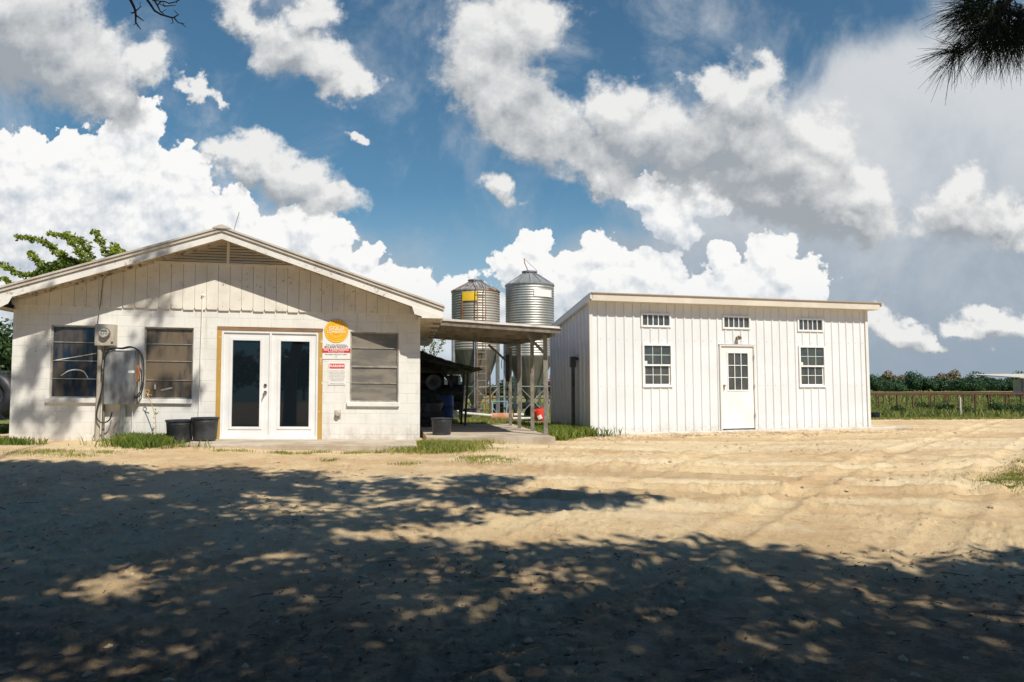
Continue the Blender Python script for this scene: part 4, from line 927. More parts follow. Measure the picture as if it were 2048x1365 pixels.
MB().lathe([(0, 0), (.19, 0), (.20, .03), (.20, .28), (.212, .30), (.20, .32), (.20, .58), (.212, .60), (.20, .62), (.20, .86), (.18, .90), (0, .90)], 28).build('body', M['blue'], d_, smooth=True)
MB().disc((.08, 0, .90), .03, 12, 'z', .02).build('bung', M['black'], d_)
q = Vector((-1.58, 15.75, .60)); t = tub('black_tub', 'black tub with pale rim on the carport slab by the house corner', 0, 0, .225, .36, Y=1); t.location = (-1.50, 16.0, .60); tag(t, group=GR)
# steel basin heap above it
x, y, z = gpos(862, 19.6)
MB().lathe([(0, 0), (.25, 0), (.33, .22), (.35, .23), (.31, .21), (.23, .03), (0, .03)], 30).move(0, 0, 0).build('steel_basin', M['midmach'], None, loc=(x, y, .98), smooth=True, label='shallow dull steel basin on a crate behind the carport tub', cat='basin')
cr = thing('low_crate', 'dark low crate carrying the steel basin', 'crate', (x, y, .60))
MB().box(-.3, .3, -.25, .25, 0, .06).box(-.3, .3, -.25, -.22, .1, .2).box(-.3, .3, -.25, -.22, .24, .378).box(-.3, .3, .22, .25, .1, .378).build('slats', M['darktin'], cr)
for sx in (-.28, .28):
    for sy in (-.21, .21): MB().box(sx - .02, sx + .02, sy - .02, sy + .02, .061, .377).build('post', M['darktin'], cr)

# ------------------------------------------------------------------ feed silos
def silo(label, X, Y, r, ze, za, zb, zh, zg, rust=False, seed=0, rot=0):
    s = thing('feed_silo', label, 'silo', (X, Y, zg), rot, 'feed silos behind the carport')
    ze -= zg; za -= zg; zb -= zg; zh -= zg
    pr = []; z = zb; k = 0
    while z < ze - .01:
        pr += [(r, z), (r + .008, z + .02), (r + .022, z + .055), (r + .008, z + .09)]; z += .11
    pr.append((r, ze))
    cyl = MB().lathe(pr, 56).build('cylinder', M['silowarm'] if rust else M['silo'], s, smooth=True)
    cyl.data.polygons.foreach_set('use_smooth', [True] * len(cyl.data.polygons))
    hat = MB().lathe([(r + .04, ze - .05), (r + .045, ze), (r * .28, za - .12), (r * .28, za - .04)], 28).build('cone_roof', M['silo'] if not rust else mat('rusting_cone', (.52, .52, .50), .45, .6, (.36, .13, .05), 1.3, .52, .58), s)
    rb = MB()
    for k in range(14):
        t = 2 * math.pi * (k + .5) / 14; rb.bar(((r + .03) * math.cos(t), (r + .03) * math.sin(t), ze + .02), (r * .3 * math.cos(t), r * .3 * math.sin(t), za - .10), .03, .035)
    rb.build('roof_rib', M['galv'], hat)
    MB().lathe([(r * .29, za - .05), (r * .33, za - .05), (r * .33, za), (r * .2, za + .03), (0, za + .035)], 28).build('lid', M['galv'], s)
    MB().lathe([(r + .005, zb + .02), (r + .02, zb), (r + .005, zb - .03), (.20, zh), (.20, zh - .12)], 32).build('hopper', M['hopper'], s)
    MB().box(-.28, .28, -.28, .28, zh - .30, zh - .13).build('boot', M['darkmach'], s)
    nl = 6
    for k in range(nl):
        t = 2 * math.pi * (k + .25) / nl; c_, s_ = math.cos(t), math.sin(t)
        MB().bar((c_ * (r + .06), s_ * (r + .06), 0), (c_ * (r + .06), s_ * (r + .06), zb + .75), .12, .10, up=(-s_, c_, 0)).build('leg', M['galv'], s)
    for k in range(nl):
        t0, t1 = 2 * math.pi * (k + .25) / nl, 2 * math.pi * (k + 1.25) / nl; R_ = r + .06
        p_ = lambda t, z: (R_ * math.cos(t), R_ * math.sin(t), z)
        b_ = MB().bar(p_(t0, 1.5), p_(t1, .35), .05, .03).bar(p_(t0, .35), p_(t1, 1.5), .05, .03).bar(p_(t0, 1.55), p_(t1, 1.55), .06, .04)
        b_.build('cross_brace', M['galv'], s)
    return s, ze, zb
gzs = float(GH(-1.5, 33))
s1, e1, b1_ = silo('older corrugated feed silo with rusting cone roof, yellow plate and ladder', -1.60, 33, 1.05, 5.83, 6.35, 3.22, .85, gzs, True, rot=.3)
s2, e2_, b2_ = silo('taller shiny corrugated feed silo with plain white patch', .80, 33.4, 1.07, 6.15, 6.78, 2.95, 1.05, gzs, False, rot=.9)
def curved_plate(r, a0, a1, z0, z1, n=10):
    mb = MB(); vs = [(r * math.cos(a0 + (a1 - a0) * i / n), r * math.sin(a0 + (a1 - a0) * i / n), z) for z in (z0, z1) for i in range(n + 1)]
    return mb.add(vs, [(i, i + 1, i + n + 2, i + n + 1) for i in range(n)])
def ang(deg): return R(-90 + deg)
pl = curved_plate(1.10, ang(-29) - .3, ang(7) - .3, e1 - .52, e1 - .13).build('name_plate', M['yellow'], s1); pl.modifiers.new('t', 'SOLIDIFY').thickness = .012
pl = curved_plate(1.075 + .016, ang(-31) - .3, ang(-27) - .3, e1 - 1.3, e1 - .53).build('rust_streak', M['rust'], s1); pl.modifiers.new('t', 'SOLIDIFY').thickness = .004
pl = curved_plate(1.115, ang(8) - .9, ang(58) - .9, e2_ - .62, e2_ - .30).build('white_patch', M['paper'], s2); pl.modifiers.new('t', 'SOLIDIFY').thickness = .01
# ladder of the older silo
ld = MB(); aL = ang(14) - .3; rl = 1.28; ct_, st_ = math.cos(aL), math.sin(aL); tx, ty = -st_, ct_
for q in (-.18, .18): ld.tube([(ct_ * rl + tx * q, st_ * rl + ty * q, .15), (ct_ * rl + tx * q, st_ * rl + ty * q, e1 + .05), (ct_ * .55 + tx * q, st_ * .55 + ty * q, e1 + .42)], .022, 6)
z = .3
while z < e1: ld.tube([(ct_ * rl + tx * -.18, st_ * rl + ty * -.18, z), (ct_ * rl + tx * .18, st_ * rl + ty * .18, z)], .014, 6); z += .30
ld.build('ladder', mat('rusty_ladder', (.30, .24, .18), .7, .3, (.32, .12, .05), 5), s1)
MB().tube([(-.25, -.1, e2_ + .63), (-.50, -.1, e2_ + .95), (-.52, -.1, e2_ + 1.15)], .02, 6).tube([(-.52, -.1, e2_ + 1.13), (.45, -.1, e2_ + .70)], .008, 5).build('lid_lever', M['rust'], s2)
MB().box(.62, .70, -.70, -.62, 1.55, 2.05).build('level_flag', M['red'], s2)

# ------------------------------------------------------------------ odds and ends behind the carport
def put(x, y, Y): p_ = at(x, y, Y); p_.z = float(GH(p_.x, p_.y)) + .02; return p_
q = put(1083, 838, 30); q.x += .02
rb_ = thing('red_bucket', 'red plastic bucket with white label lying tilted behind the carport', 'bucket', q, .4)
bb = MB().lathe([(0, 0), (.15, 0), (.155, .02), (.185, .36), (.195, .36), (.19, .38), (.17, .37), (.15, .03), (0, .03)], 28).build('body', M['red'], rb_, smooth=True)
lb = curved_plate(.183, R(-125), R(-85), .10, .22, 8).build('label_patch', M['paper'], rb_); lb.modifiers.new('t', 'SOLIDIFY').thickness = .004
rb_.rotation_euler = (0, R(-24), .2); rb_.scale = (1.35, 1.35, 1.35)
q = put(1003, 843, 29)
MB().tube([(-.42, 0, .17), (.44, .05, .17)], .155, 24).build('rusty_cylinder', mat('orange_rust', (.42, .17, .09), .85, 0, (.50, .27, .17), 4), None, loc=q, smooth=True, label='short fat orange rusted pipe lying in the grass', cat='pipe')
q = put(1012, 840, 30)
st = thing('pale_blue_stand', 'pale blue welded steel stand behind the rusted pipe', 'stand', (q.x, q.y, q.z))
for (x, m_) in ((-.55, .02), (.0, .05)): MB().bar((x, 0, 0), (x + m_, 0, .78), .05, .05).build('leg', M['paleblue'], st)
MB().bar((-.6, 0, .80), (.08, 0, .80), .05, .04).build('top_rail', M['paleblue'], st)
for i, (x, y, Y, r, h, lab) in enumerate(((1011, 822, 33.5, .30, .38, 'small black tub under the rear of the right silo, left one'), (1064, 822, 34.2, .32, .42, 'black tub below the hopper of the taller silo'), (936, 808, 31.0, .38, .20, 'wide low black pan below the older silo'))):
    p_ = put(x, y, Y); t = tub('black_tub', lab, 0, 0, r, h, Y=1); t.location = (p_.x, p_.y, p_.z + (.25 if i < 2 else .35)); tag(t, group='black tubs near the silos')
    b_ = MB()
    for sx in (-.2, .2):
        for sy in (-.15, .15): b_.box(sx - .03, sx + .03, sy - .03, sy + .03, 0, .2 if i < 2 else .3)
    b_.box(-.28, .28, -.22, .22, .2 if i < 2 else .3, .248 if i < 2 else .348)
    b_.build('low_table', M['galv'], None, loc=(p_.x, p_.y, p_.z), label='low grey steel table under %s' % ('the ' + lab.split(',')[0]), cat='table')
p_ = put(1005, 806, 36)
MB().tube([(-.3, 0, .95), (.3, 0, .95)], .16, 14).build('pale_sack', M['pvc'], None, loc=p_, smooth=True, label='pale rolled sack lying on the dark cart behind the posts', cat='sack')
ct2 = thing('dark_cart', 'dark low cart behind the blue stand', 'cart', (p_.x, p_.y, p_.z)); MB().box(-.5, 1.6, -.3, .3, .55, .78).build('bed', M['darkmach'], ct2)
for q_ in (-.3, 1.3): MB().tube([(q_, -.32, .28), (q_, -.22, .28)], .28, 20).build('wheel', M['black'], ct2)
def pipe(pts, r, label):
    P_ = [put(x, y, Y) + Vector((0, 0, dz)) for x, y, Y, dz in pts]
    return MB().tube([q - P_[0] for q in P_], r, 10).build('white_pipe', M['pvc'], None, loc=P_[0], smooth=True, label=label, cat='pipe', group='white plastic pipes behind the carport')
pipe([(888, 818, 26, .55), (925, 827, 27, .30), (985, 832, 29, .22)], .055, 'long white plastic pipe slanting down to the rusted pipe')
pipe([(1022, 838, 30.5, .12), (1078, 838, 30.5, .12)], .055, 'low white plastic pipe left of the red bucket')
pipe([(1028, 828, 31.5, .28), (1048, 829, 31.5, .28)], .06, 'short white plastic pipe above the low one')
# drainpipe-like rust rod
p_ = put(981, 840, 30); MB().tube([(0, 0, 0), (-.02, 0, 2.05)], .035, 8).build('rusty_post', M['rustpipe'], None, loc=p_, label='single rusty post standing by the older silo leg', cat='post')

# ------------------------------------------------------------------ right side: pens, post, tub, distant shed
def pipe_fence(label, pts, h, step, rails, pr=.035):
    a = pts[0]; f = thing('pipe_fence', label, 'fence', (a[0], a[1], float(GH(*a))))
    def zg(x, y): return float(GH(x, y)) - float(GH(*a))
    for i in range(len(pts) - 1):
        p_, q_ = Vector(pts[i]), Vector(pts[i+1]); L = (q_ - p_).length; n = max(1, int(L / step))
        for k in range(n + (i == len(pts) - 2)):
            c_ = p_.lerp(q_, k / n); x, y = c_.x - a[0], c_.y - a[1]
            jit = rnd.uniform(-.15, .15); d = (q_ - p_).normalized() * jit
            MB().tube([(x + d.x, y + d.y, zg(c_.x, c_.y) - .05), (x + d.x, y + d.y, zg(c_.x, c_.y) + h)], pr * rnd.uniform(.8, 1.3), 6).build('post', M['rustpipe'], f)
        for rz_ in rails:
            MB().tube([(p_.x - a[0], p_.y - a[1], zg(*p_) + rz_), (q_.x - a[0], q_.y - a[1], zg(*q_) + rz_)], pr, 6).build('rail', M['rustpipe'], f)
    return f
pipe_fence('nearest rusty pipe fence of close-set posts behind the tall weeds', [(17.5, 43), (31, 41.5)], 1.12, .80, (1.10,), .036)
pipe_fence('rusty pipe fence behind the nearest one, posts set wide', [(18, 50), (40, 47)], 1.10, .85, (1.08,), .036)
pipe_fence('third rusty pipe fence line running off to the far pens', [(20, 60), (50, 56)], 1.08, 1.1, (1.06,), .04)
pipe_fence('low rusty fence seen between the silo legs in the distance', [(-6, 62), (5, 60)], 1.2, 2.2, (1.2, .7), .05)
p_ = at(1921, 837, 37)
wp = thing('white_marker_post', 'slim white marker post standing alone in the weeds before the fence', 'post', (p_.x, p_.y, float(GH(p_.x, p_.y))))
H_ = at(1921, 796, 37).z - wp.location.z; MB().tube([(0, 0, -.1), (.02, 0, H_)], .045, 12).build('shaft', M['pvc'], wp, smooth=True); MB().lathe([(.047, H_ - .01), (.05, H_ + .01), (0, H_ + .03)], 12, (.02, 0, 0)).build('cap', M['pvc'], wp)
p_ = at(1746, 837, 34); t = tub('black_tub', 'black tub in the grass just past the right end of the metal building', 0, 0, .31, .36, Y=1); t.location = (p_.x, p_.y, float(GH(p_.x, p_.y)))
# far open shed
A = at(1940, 757, 91); fs_ = thing('open_barn', 'distant open sided barn with thin pale roof and pale ribbed end wall', 'barn', (A.x, 82, 0))
zt = A.z; 
MB().add([(0,0,zt),(14,-2,zt-.02),(14,9,zt+.55),(0,9,zt+.5),(0,0,zt-.10),(14,-2,zt-.42),(14,9,zt+.4),(0,9,zt+.4)], [(0,1,2,3),(7,6,5,4),(0,4,5,1),(1,5,6,2),(2,6,7,3),(3,7,4,0)]).build('roof', M['trimbeige'], fs_)
X2 = at(2026, 775, 88).x - A.x
rbm = MB().box(X2, X2 + 8, -.6, 6, 0, zt - .18)
for k in range(9): rbm.box(X2 + .0, X2 + 8, -.63, -.601, .3 + k * .28, .36 + k * .28)
rbm.build('end_wall', M['trimbeige'], fs_)
for q in (.15, X2 - .1): MB().box(q, q + .22, -.1, .12, 0, zt - .14).build('post', M['darkmach'], fs_)
# left edge: wheel and red bar of an implement
p_ = at(-10, 858, 17.0); g_ = float(GH(p_.x, p_.y))
im = thing('farm_implement', 'old farm implement with black tyre and red bar at the left house corner', 'implement', (p_.x, p_.y, g_))
ty = MB(); n1, n2 = 36, 12; vs = []
for i in range(n1):
    for j in range(n2):
        a_, b_ = 2*math.pi*i/n1, 2*math.pi*j/n2; q = .42 + .13*math.cos(b_); vs.append((q*math.cos(a_) - .1, .13*math.sin(b_), q*math.sin(a_) + .72))
ty.add(vs, [(i*n2+j, ((i+1)%n1)*n2+j, ((i+1)%n1)*n2+(j+1)%n2, i*n2+(j+1)%n2) for i in range(n1) for j in range(n2)]); wh = ty.build('wheel', M['black'], im, smooth=True)
MB().disc((-.1, .05, .72), .29, 24, 'y', .1).build('rim', M['darkmach'], wh)
MB().bar((-.35, -.3, .25), (.18, -.3, .62), .03, .03).build('draw_bar', M['red'], im)
MB().box(-.6, .2, -.2, .3, .22, .40).build('frame', M['darkmach'], im)
MB().box(-.6, .25, -.05, .45, 1.0, 1.28).build('hood', M['darkmach'], im, bevel=.04)
# ------------------------------------------------------------------ vegetation
def quads(c, n, size, asp=.55, droop=None):       # leaf quads round centres c (k,3), normals n
    k = len(c); t = nr.normal(size=(k, 3)); t -= n * (t * n).sum(1, keepdims=True); t /= np.linalg.norm(t, axis=1, keepdims=True) + 1e-9
    if droop is not None: t = t + droop; t /= np.linalg.norm(t, axis=1, keepdims=True) + 1e-9
    b = np.cross(n, t); b /= np.linalg.norm(b, axis=1, keepdims=True) + 1e-9
    s = (np.asarray(size) * np.ones(k))[:, None]
    return np.stack([c - t*s*.5, c + b*s*asp*.5 + t*s*.05, c + t*s*.5, c - b*s*asp*.5 + t*s*.05], 1)
def rndn(k):
    n = nr.normal(size=(k, 3)); n /= np.linalg.norm(n, axis=1, keepdims=True); return n
def tree(name, label, cat, loc, h, r, lm, n, leaf, group=None, trunk=True, squash=.8):
    t = thing(name, label, cat, loc, 0, group)
    k = max(7, int(n / 220)); cc = rndn(k) * (nr.rand(k, 1) ** .4) * np.array([r, r, h * .36]) * .78; cc[:, 2] = cc[:, 2] * squash + h * .60
    cr = r * (.28 + .25 * nr.rand(k)); idx = nr.randint(0, k, n); d = rndn(n)
    c = cc[idx] + d * cr[idx][:, None] * (.55 + .5 * nr.rand(n, 1)); c[:, 2] = np.maximum(c[:, 2], .05)
    nn = d + .7 * rndn(n); nn /= np.linalg.norm(nn, axis=1, keepdims=True)
    tint = np.repeat(np.clip(nr.rand(k)[idx] * .5 + nr.rand(n) * .5, 0, 1), 4)
    tri_mesh('crown', quads(c, nn, leaf * (.7 + .6 * nr.rand(n)), .7), 4, M[lm], t, tint)
    if trunk:
        tb = MB().tube([(0, 0, 0), (.05, 0, h * .3), (0, .05, h * .6)], [h * .03, h * .022, h * .012], 7)
        for j in range(min(k, 8)): tb.tube([(0, 0, h * .3), tuple(cc[j])], [h * .012, h * .004], 5)
        tb.build('trunk', M['bark'], t)
    return t
# far trees along the pasture edge
GT = 'trees in the far tree line'
protos = []
for i in range(5):
    lab = ['dark green rounded tree in the far tree line', 'broad dark green tree in the far tree line', 'lower bushy green tree in the far tree line', 'tall dark tree clump in the far tree line', 'pale brownish half bare tree in the far tree line'][i]
    protos.append(tree('field_tree', lab, 'tree', (0, 0, 0), [6, 5.2, 4.2, 7, 6.0][i], [4.2, 5.2, 4.4, 4.6, 4.0][i], 'leafD' if i == 4 else 'leafC', 1800, .62, GT))
used = [False] * 5
KIND = ['dark green rounded tree', 'broad dark green tree', 'lower bushy green tree', 'tall dark tree clump', 'pale brownish half bare tree']
def place(i, x, Y, s, rzz, lab=None):
    o = protos[i]
    if used[i]: o = copy_tree(o)
    used[i] = True; o['label'] = lab or KIND[i] + (' beyond the rusty pens at far right' if Y > 180 else ' in the distance beyond the feed silos'); o['group'] = 'trees behind the camera' if Y < 0 else 'trees beyond the pens' if Y > 180 else 'trees beyond the silos'; o.location = (x, Y, -.9 if Y > 0 else 0); o.scale = (s, s, s * (.9 + .2 * rnd.random())); o.rotation_euler.z = rzz
DS = 215
seq = []
for k, px_ in enumerate(range(1700, 2110, 17)): seq.append((rnd.choice([0, 1, 2, 2]), px_ + rnd.uniform(-6, 6), DS + rnd.uniform(-14, 14), rnd.uniform(.55, 1.0)))
seq += [(3, 1826, DS - 8, .88), (3, 1748, DS - 4, .8), (4, 1782, DS + 25, 1.05), (4, 1797, DS + 22, 1.0), (4, 1872, DS + 25, .98), (4, 1888, DS + 25, .98), (4, 1902, DS + 24, 1.08), (3, 1952, DS + 4, .85), (3, 2040, DS, .88), (1, 2000, DS, .82)]
for k, px_ in enumerate(range(820, 1130, 16)): seq.append((rnd.choice([0, 1, 2]), px_ + rnd.uniform(-5, 5), 150 + rnd.uniform(-12, 12), rnd.uniform(.55, .78)))
for (i, px_, Y, s) in seq: place(i, at(px_, 780, Y).x, Y, s, rnd.random() * 6.28)
# bushes near the house
def gz(x, y): return float(GH(x, y))
p_ = at(2, 700, 21); tree('leafy_tree', 'dark leafy tree filling the gap at the left house corner', 'tree', (p_.x - .2, 21, gz(p_.x, 21)), 2.9, 1.3, 'leafB', 9000, .12)
p_ = at(850, 725, 33); tree('round_bush', 'sunlit green bush behind the lean-to roof', 'bush', (p_.x - .4, 33, gz(p_.x, 33)), 3.2, 1.5, 'leafA', 6000, .14, trunk=False)
# long-shooted tree behind the roof
lt_ = thing('arching_tree', 'yellow green tree with long arching leafy shoots behind the left roof slope', 'tree', at(130, 700, 21.5) * 1)
b0_ = lt_.location.copy(); lt_.location.z = gz(b0_.x, b0_.y); b0_ = lt_.location.copy()
shoots = [[(170,650),(150,550),(95,485),(33,470)], [(160,640),(110,545),(50,548),(-5,520)], [(90,590),(40,575),(5,552)], [(170,640),(180,530),(165,480),(98,464)],
          [(190,640),(185,545),(150,490),(131,463)], [(200,640),(222,540),(206,490),(188,458)], [(205,640),(228,545),(226,495),(253,505)], [(215,640),(238,545),(228,483)], [(150,640),(125,560),(88,528)],
          [(120,640),(70,590),(22,590)], [(180,640),(170,560),(120,500)], [(190,640),(200,570),(170,520)], [(150,640),(140,600),(60,500)], [(120,640),(100,600),(55,560)], [(200,640),(210,600),(245,540)], [(160,640),(150,610),(105,560)], [(170,640),(160,590),(140,540)], [(200,640),(190,600),(180,560)]]
LV = []; LT = []; br = MB(); br.tube([(0, 0, 0), (.1, 0, 1.5), (.25, 0, 2.6)], [.12, .09, .05], 8)
for si, sh_ in enumerate(shoots):
    Yd = 21.5 + rnd.uniform(-.8, .8)
    P_ = smooth_pts([Vector(at(x, y, Yd + .15 * k)) for k, (x, y) in enumerate(sh_)], 8)
    br.tube([q - b0_ for q in P_], [.020 - .016 * i / len(P_) for i in range(len(P_))], 5)
    P_ = np.array([tuple(q - b0_) for q in P_]); seg = np.linalg.norm(np.diff(P_, axis=0), axis=1); cum = np.concatenate([[0], np.cumsum(seg)])
    nl = int(cum[-1] / .0062); s_ = np.sort(nr.rand(nl) ** .8) * cum[-1]
    c = np.stack([np.interp(s_, cum, P_[:, a]) for a in range(3)], 1)
    side = rndn(nl) * np.array([1, .8, .35]); side /= np.linalg.norm(side, axis=1, keepdims=True)
    wfac = (1 - .5 * s_ / cum[-1])[:, None]
    c = c + side * (.02 + .22 * nr.rand(nl, 1) * wfac) + np.array([0, 0, -.05])
    nn = rndn(nl) + np.array([0, -.4, .8]); nn /= np.linalg.norm(nn, axis=1, keepdims=True)
    LV.append(quads(c, nn, .135 * (.7 + .5 * nr.rand(nl)), .55, np.array([0, 0, -.7]))); LT.append(np.repeat(np.clip(-.05 + .75 * (s_ / cum[-1]) + .4 * (nr.rand(nl) - .5), 0, 1), 4))
k = 6000; c = rndn(k) * (nr.rand(k, 1) ** .3) * np.array([1.2, .7, .62]) + np.array(tuple(at(150, 560, 21.8) - b0_)); LV.append(quads(c, rndn(k), .12, .55)); LT.append(np.repeat(nr.rand(k) * .35, 4))
tri_mesh('foliage', np.concatenate(LV), 4, M['leafA'], lt_, np.concatenate(LT)); br.build('branches', M['bark'], lt_)
# thin plant with leaves seen behind the carport
sp_ = thing('slender_sapling', 'slender sapling with sparse leaves seen under the carport roof', 'sapling', (at(868, 700, 27).x, 27, gz(-2.8, 27))); q0 = sp_.location.copy()
br = MB(); LV = []
for pth in ([(868, 800), (868, 700), (855, 680)], [(868, 720), (880, 695), (887, 676)], [(868, 740), (862, 700), (866, 675)], [(866, 760), (850, 720), (848, 690)]):
    P_ = smooth_pts([Vector(at(x, y, 27)) - q0 for x, y in pth], 6); br.tube(P_, .012, 5)
    A_ = np.array([tuple(q) for q in P_[len(P_)//3:]]); c = A_[nr.randint(0, len(A_), 60)] + nr.normal(size=(60, 3)) * .07; LV.append(quads(c, rndn(60), .11, .5))
br.build('stem', M['bark'], sp_); LV = np.concatenate(LV); tri_mesh('foliage', LV, 4, M['leafA'], sp_, nr.rand(len(LV) * 4))

# grass
def blades(name, x, y, h, w_, m, label, lean=.35, zoff=0.0, nb=1):
    k = len(x); x = np.asarray(x); y = np.asarray(y); z = GH(x, y) + detail_height(x, y) - .015 + zoff
    h = h * (.45 + .9 * nr.rand(k)); a = nr.rand(k) * 6.283; lx = np.cos(a) * h * lean * nr.rand(k) * 1.6; ly = np.sin(a) * h * lean * nr.rand(k) * 1.6
    b = nr.rand(k) * 6.283; wx = np.cos(b) * w_ / 2; wy = np.sin(b) * w_ / 2
    V_ = np.stack([np.stack([x - wx, y - wy, z], 1), np.stack([x + wx, y + wy, z], 1), np.stack([x + lx * .45 + wx * .7, y + ly * .45 + wy * .7, z + h * .62], 1), np.stack([x + lx, y + ly, z + h * (1 - .25 * nr.rand(k))], 1)], 1)
    tint = np.repeat(np.clip(fbm(x * 2, y * 2, 2) * .9 - .1 + nr.rand(k) ** 2 * .75 - .08, 0, 1), 4)
    return tri_mesh(name, V_, 4, m, None, tint, kind='stuff', label=label, cat='grass')
def scatter(x0, x1, y0, y1, n, thr=.35, pw=1.0):
    x = nr.uniform(x0, x1, n); y = nr.uniform(y0, y1, n); g = grass_field(x, y); keep = nr.rand(n) < np.clip((g - thr) * 2, 0, 1) ** pw; return x[keep], y[keep]
def nobuild(x, y):               # not inside floors or walls
    pu = (x - HL.o.x) * HL.eu.x + (y - HL.o.y) * HL.eu.y; pd = (x - HL.o.x) * HL.ed.x + (y - HL.o.y) * HL.ed.y
    qu = (x - HR.o.x) * HR.eu.x + (y - HR.o.y) * HR.eu.y; qd = (x - HR.o.x) * HR.ed.x + (y - HR.o.y) * HR.ed.y
    bad = ((pu > -.0) & (pu < 7.46) & (pd > -.02)) | ((pu > 3.0) & (pu < 7.4) & (pd > -1.38)) | ((qu > -.05) & (qu < 8.9) & (qd > -.44))
    xr = .86 - (y - 15.15) * .157; bad |= (y > 15.1) & (y < 20.7) & (x < xr + .02) & (x > -2.8)
    return ~bad
def clumps(pts, n, r):           # tufts around given ground points
    xs, ys_ = [], []
    for (cx, cy, s) in pts:
        k = int(n * s); a = nr.normal(size=(k, 2)) * r * s; xs.append(cx + a[:, 0] * 1.5); ys_.append(cy + a[:, 1])
    x = np.concatenate(xs); y = np.concatenate(ys_); kp = nobuild(x, y); return x[kp], y[kp]
def g2(px_, py): # ground point at a pixel
    r_ = ray(px_, py); Y = 12.0
    for _ in range(30):
        z_ = float(GH(r_.x / r_.y * Y, Y)); Y = .5 * Y + .5 * (z_ - CAMZ) / (r_.z / r_.y)
    return r_.x / r_.y * Y, Y
x, y = scatter(-13, -6.8, 11.5, 16, 60000); kp = nobuild(x, y); blades('weeds', x[kp], y[kp], .13, .010, M['grassA'], 'shaded green grass along the foot of the left wall')
pts = [(*g2(a, b), s) for a, b, s in ((300, 893, 1), (330, 890, 1), (285, 885, .7), (360, 893, .9), (375, 885, .7), (345, 880, .8), (315, 882, .8))]
x, y = clumps(pts, 1700, .23); blades('weeds', x, y, .17, .009, M['grassA'], 'tuft of green grass around the black tubs')
pts = [(*g2(a, b), s) for a, b, s in ((830, 895, .9), (860, 893, 1), (900, 890, 1), (935, 887, 1), (870, 905, .9), (845, 903, .8), (915, 900, .7), (960, 886, .8), (990, 885, .6), (1010, 882, .5))]
x, y = clumps(pts, 2300, .24); blades('weeds', x, y, .11, .009, M['grassB'], 'dry and green grass in front of the carport slab')
pts = [(*g2(a, b), s) for a, b, s in ((965, 922, .8), (985, 922, .7), (945, 920, .5), (640, 905, .3), (700, 907, .35), (760, 905, .3), (560, 905, .3), (480, 903, .3), (815, 930, .3), (150, 912, .5), (60, 908, .6), (210, 905, .4), (660, 922, .25), (110, 905, .5), (575, 908, .25), (610, 908, .25), (725, 906, .3), (440, 903, .25))]
x, y = clumps(pts, 700, .22); blades('weeds', x, y, .06, .007, M['grassB'], 'small scattered grass tufts on the bare soil')
pts = [(*g2(a, b), s) for a, b, s in ((1105, 876, .8), (1110, 868, .8), (1100, 880, .6), (1130, 868, .8), (1160, 870, .8), (1180, 873, .8), (1145, 866, .8), (1120, 862, .8), (1130, 857, .8))]
x, y = clumps(pts, 1900, .22); blades('weeds', x, y, .22, .010, M['grassA'], 'tall green weeds between carport post and metal building')
pts = [(*g2(a, b), s) for a, b, s in ((1385, 868, .5), (1480, 866, .3), (1560, 862, .4), (1600, 861, .3), (1750, 857, .4), (1300, 869, .25))]
x, y = clumps(pts, 1200, .13); blades('weeds', x, y, .08, .009, M['grassA'], 'small weeds along the foot of the metal building')
pts = [(*g2(a, b), s) for a, b, s in ((2055, 966, .8), (2075, 960, 1), (2042, 976, .6), (2060, 945, .5), (2030, 952, .25), (2045, 930, .3), (2090, 975, 1))]
x, y = clumps(pts, 2200, .26); blades('weeds', x, y, .045, .008, M['grassB'], 'patch of short grass on the soil at the right edge')
x, y = scatter(-4, 1.6, 17, 34, 140000); kp = nobuild(x, y); blades('meadow', x[kp], y[kp], .16, .018, M['grassB'], 'sunlit grass behind the carport')
x = nr.uniform(15, 130, 60000); y = nr.uniform(60, 130, 60000); blades('meadow', x, y, .5, .10, M['grassC'], 'far pasture weeds beyond the pens', .3)
x, y = scatter(8, 34, 30, 46, 200000); blades('meadow', x, y, .13, .022, M['grassB'], 'short grass at the edge of the dirt yard'); 
x = nr.uniform(10, 46, 90000); y = nr.uniform(34, 66, 90000); kp = fbm(x * .5, y * .5, 3) > .40; blades('meadow', x[kp], y[kp], .40, .03, M['grassC'], 'tall pale weeds filling the pens', .3)
x = nr.uniform(-10, 10, 30000); y = nr.uniform(34, 70, 30000); blades('meadow', x, y, .35, .03, M['grassB'], 'pasture grass beyond the silos')
# darker weeds in the pens, each a plant
GW = 'dark bushy weeds in front of the pens'
for i, (px_, Y, h, r) in enumerate(((1800, 40, .55, .55), (1888, 40, .75, .45), (1895, 41, .8, .35), (1985, 40, .75, .5), (2010, 41, .55, .6), (1850, 44, .6, .6), (1930, 39, .45, .6), (2036, 39, .6, .6))):
    X = at(px_, 800, Y).x; tree('dark_weed', ['low wide dark weed just right of the black tub', 'upright dark weed left of the white marker post', 'slim dark weed behind the upright one', 'tall dark weed right of the white marker post', 'spreading weed between the fence posts at right', 'dark weed midway between tub and marker post', 'small weed at the foot of the white marker post', 'dark weed near the right picture edge'][i], 'weed', (X, Y, gz(X, Y)), h, r, 'leafB', 500, .09, GW, trunk=False)
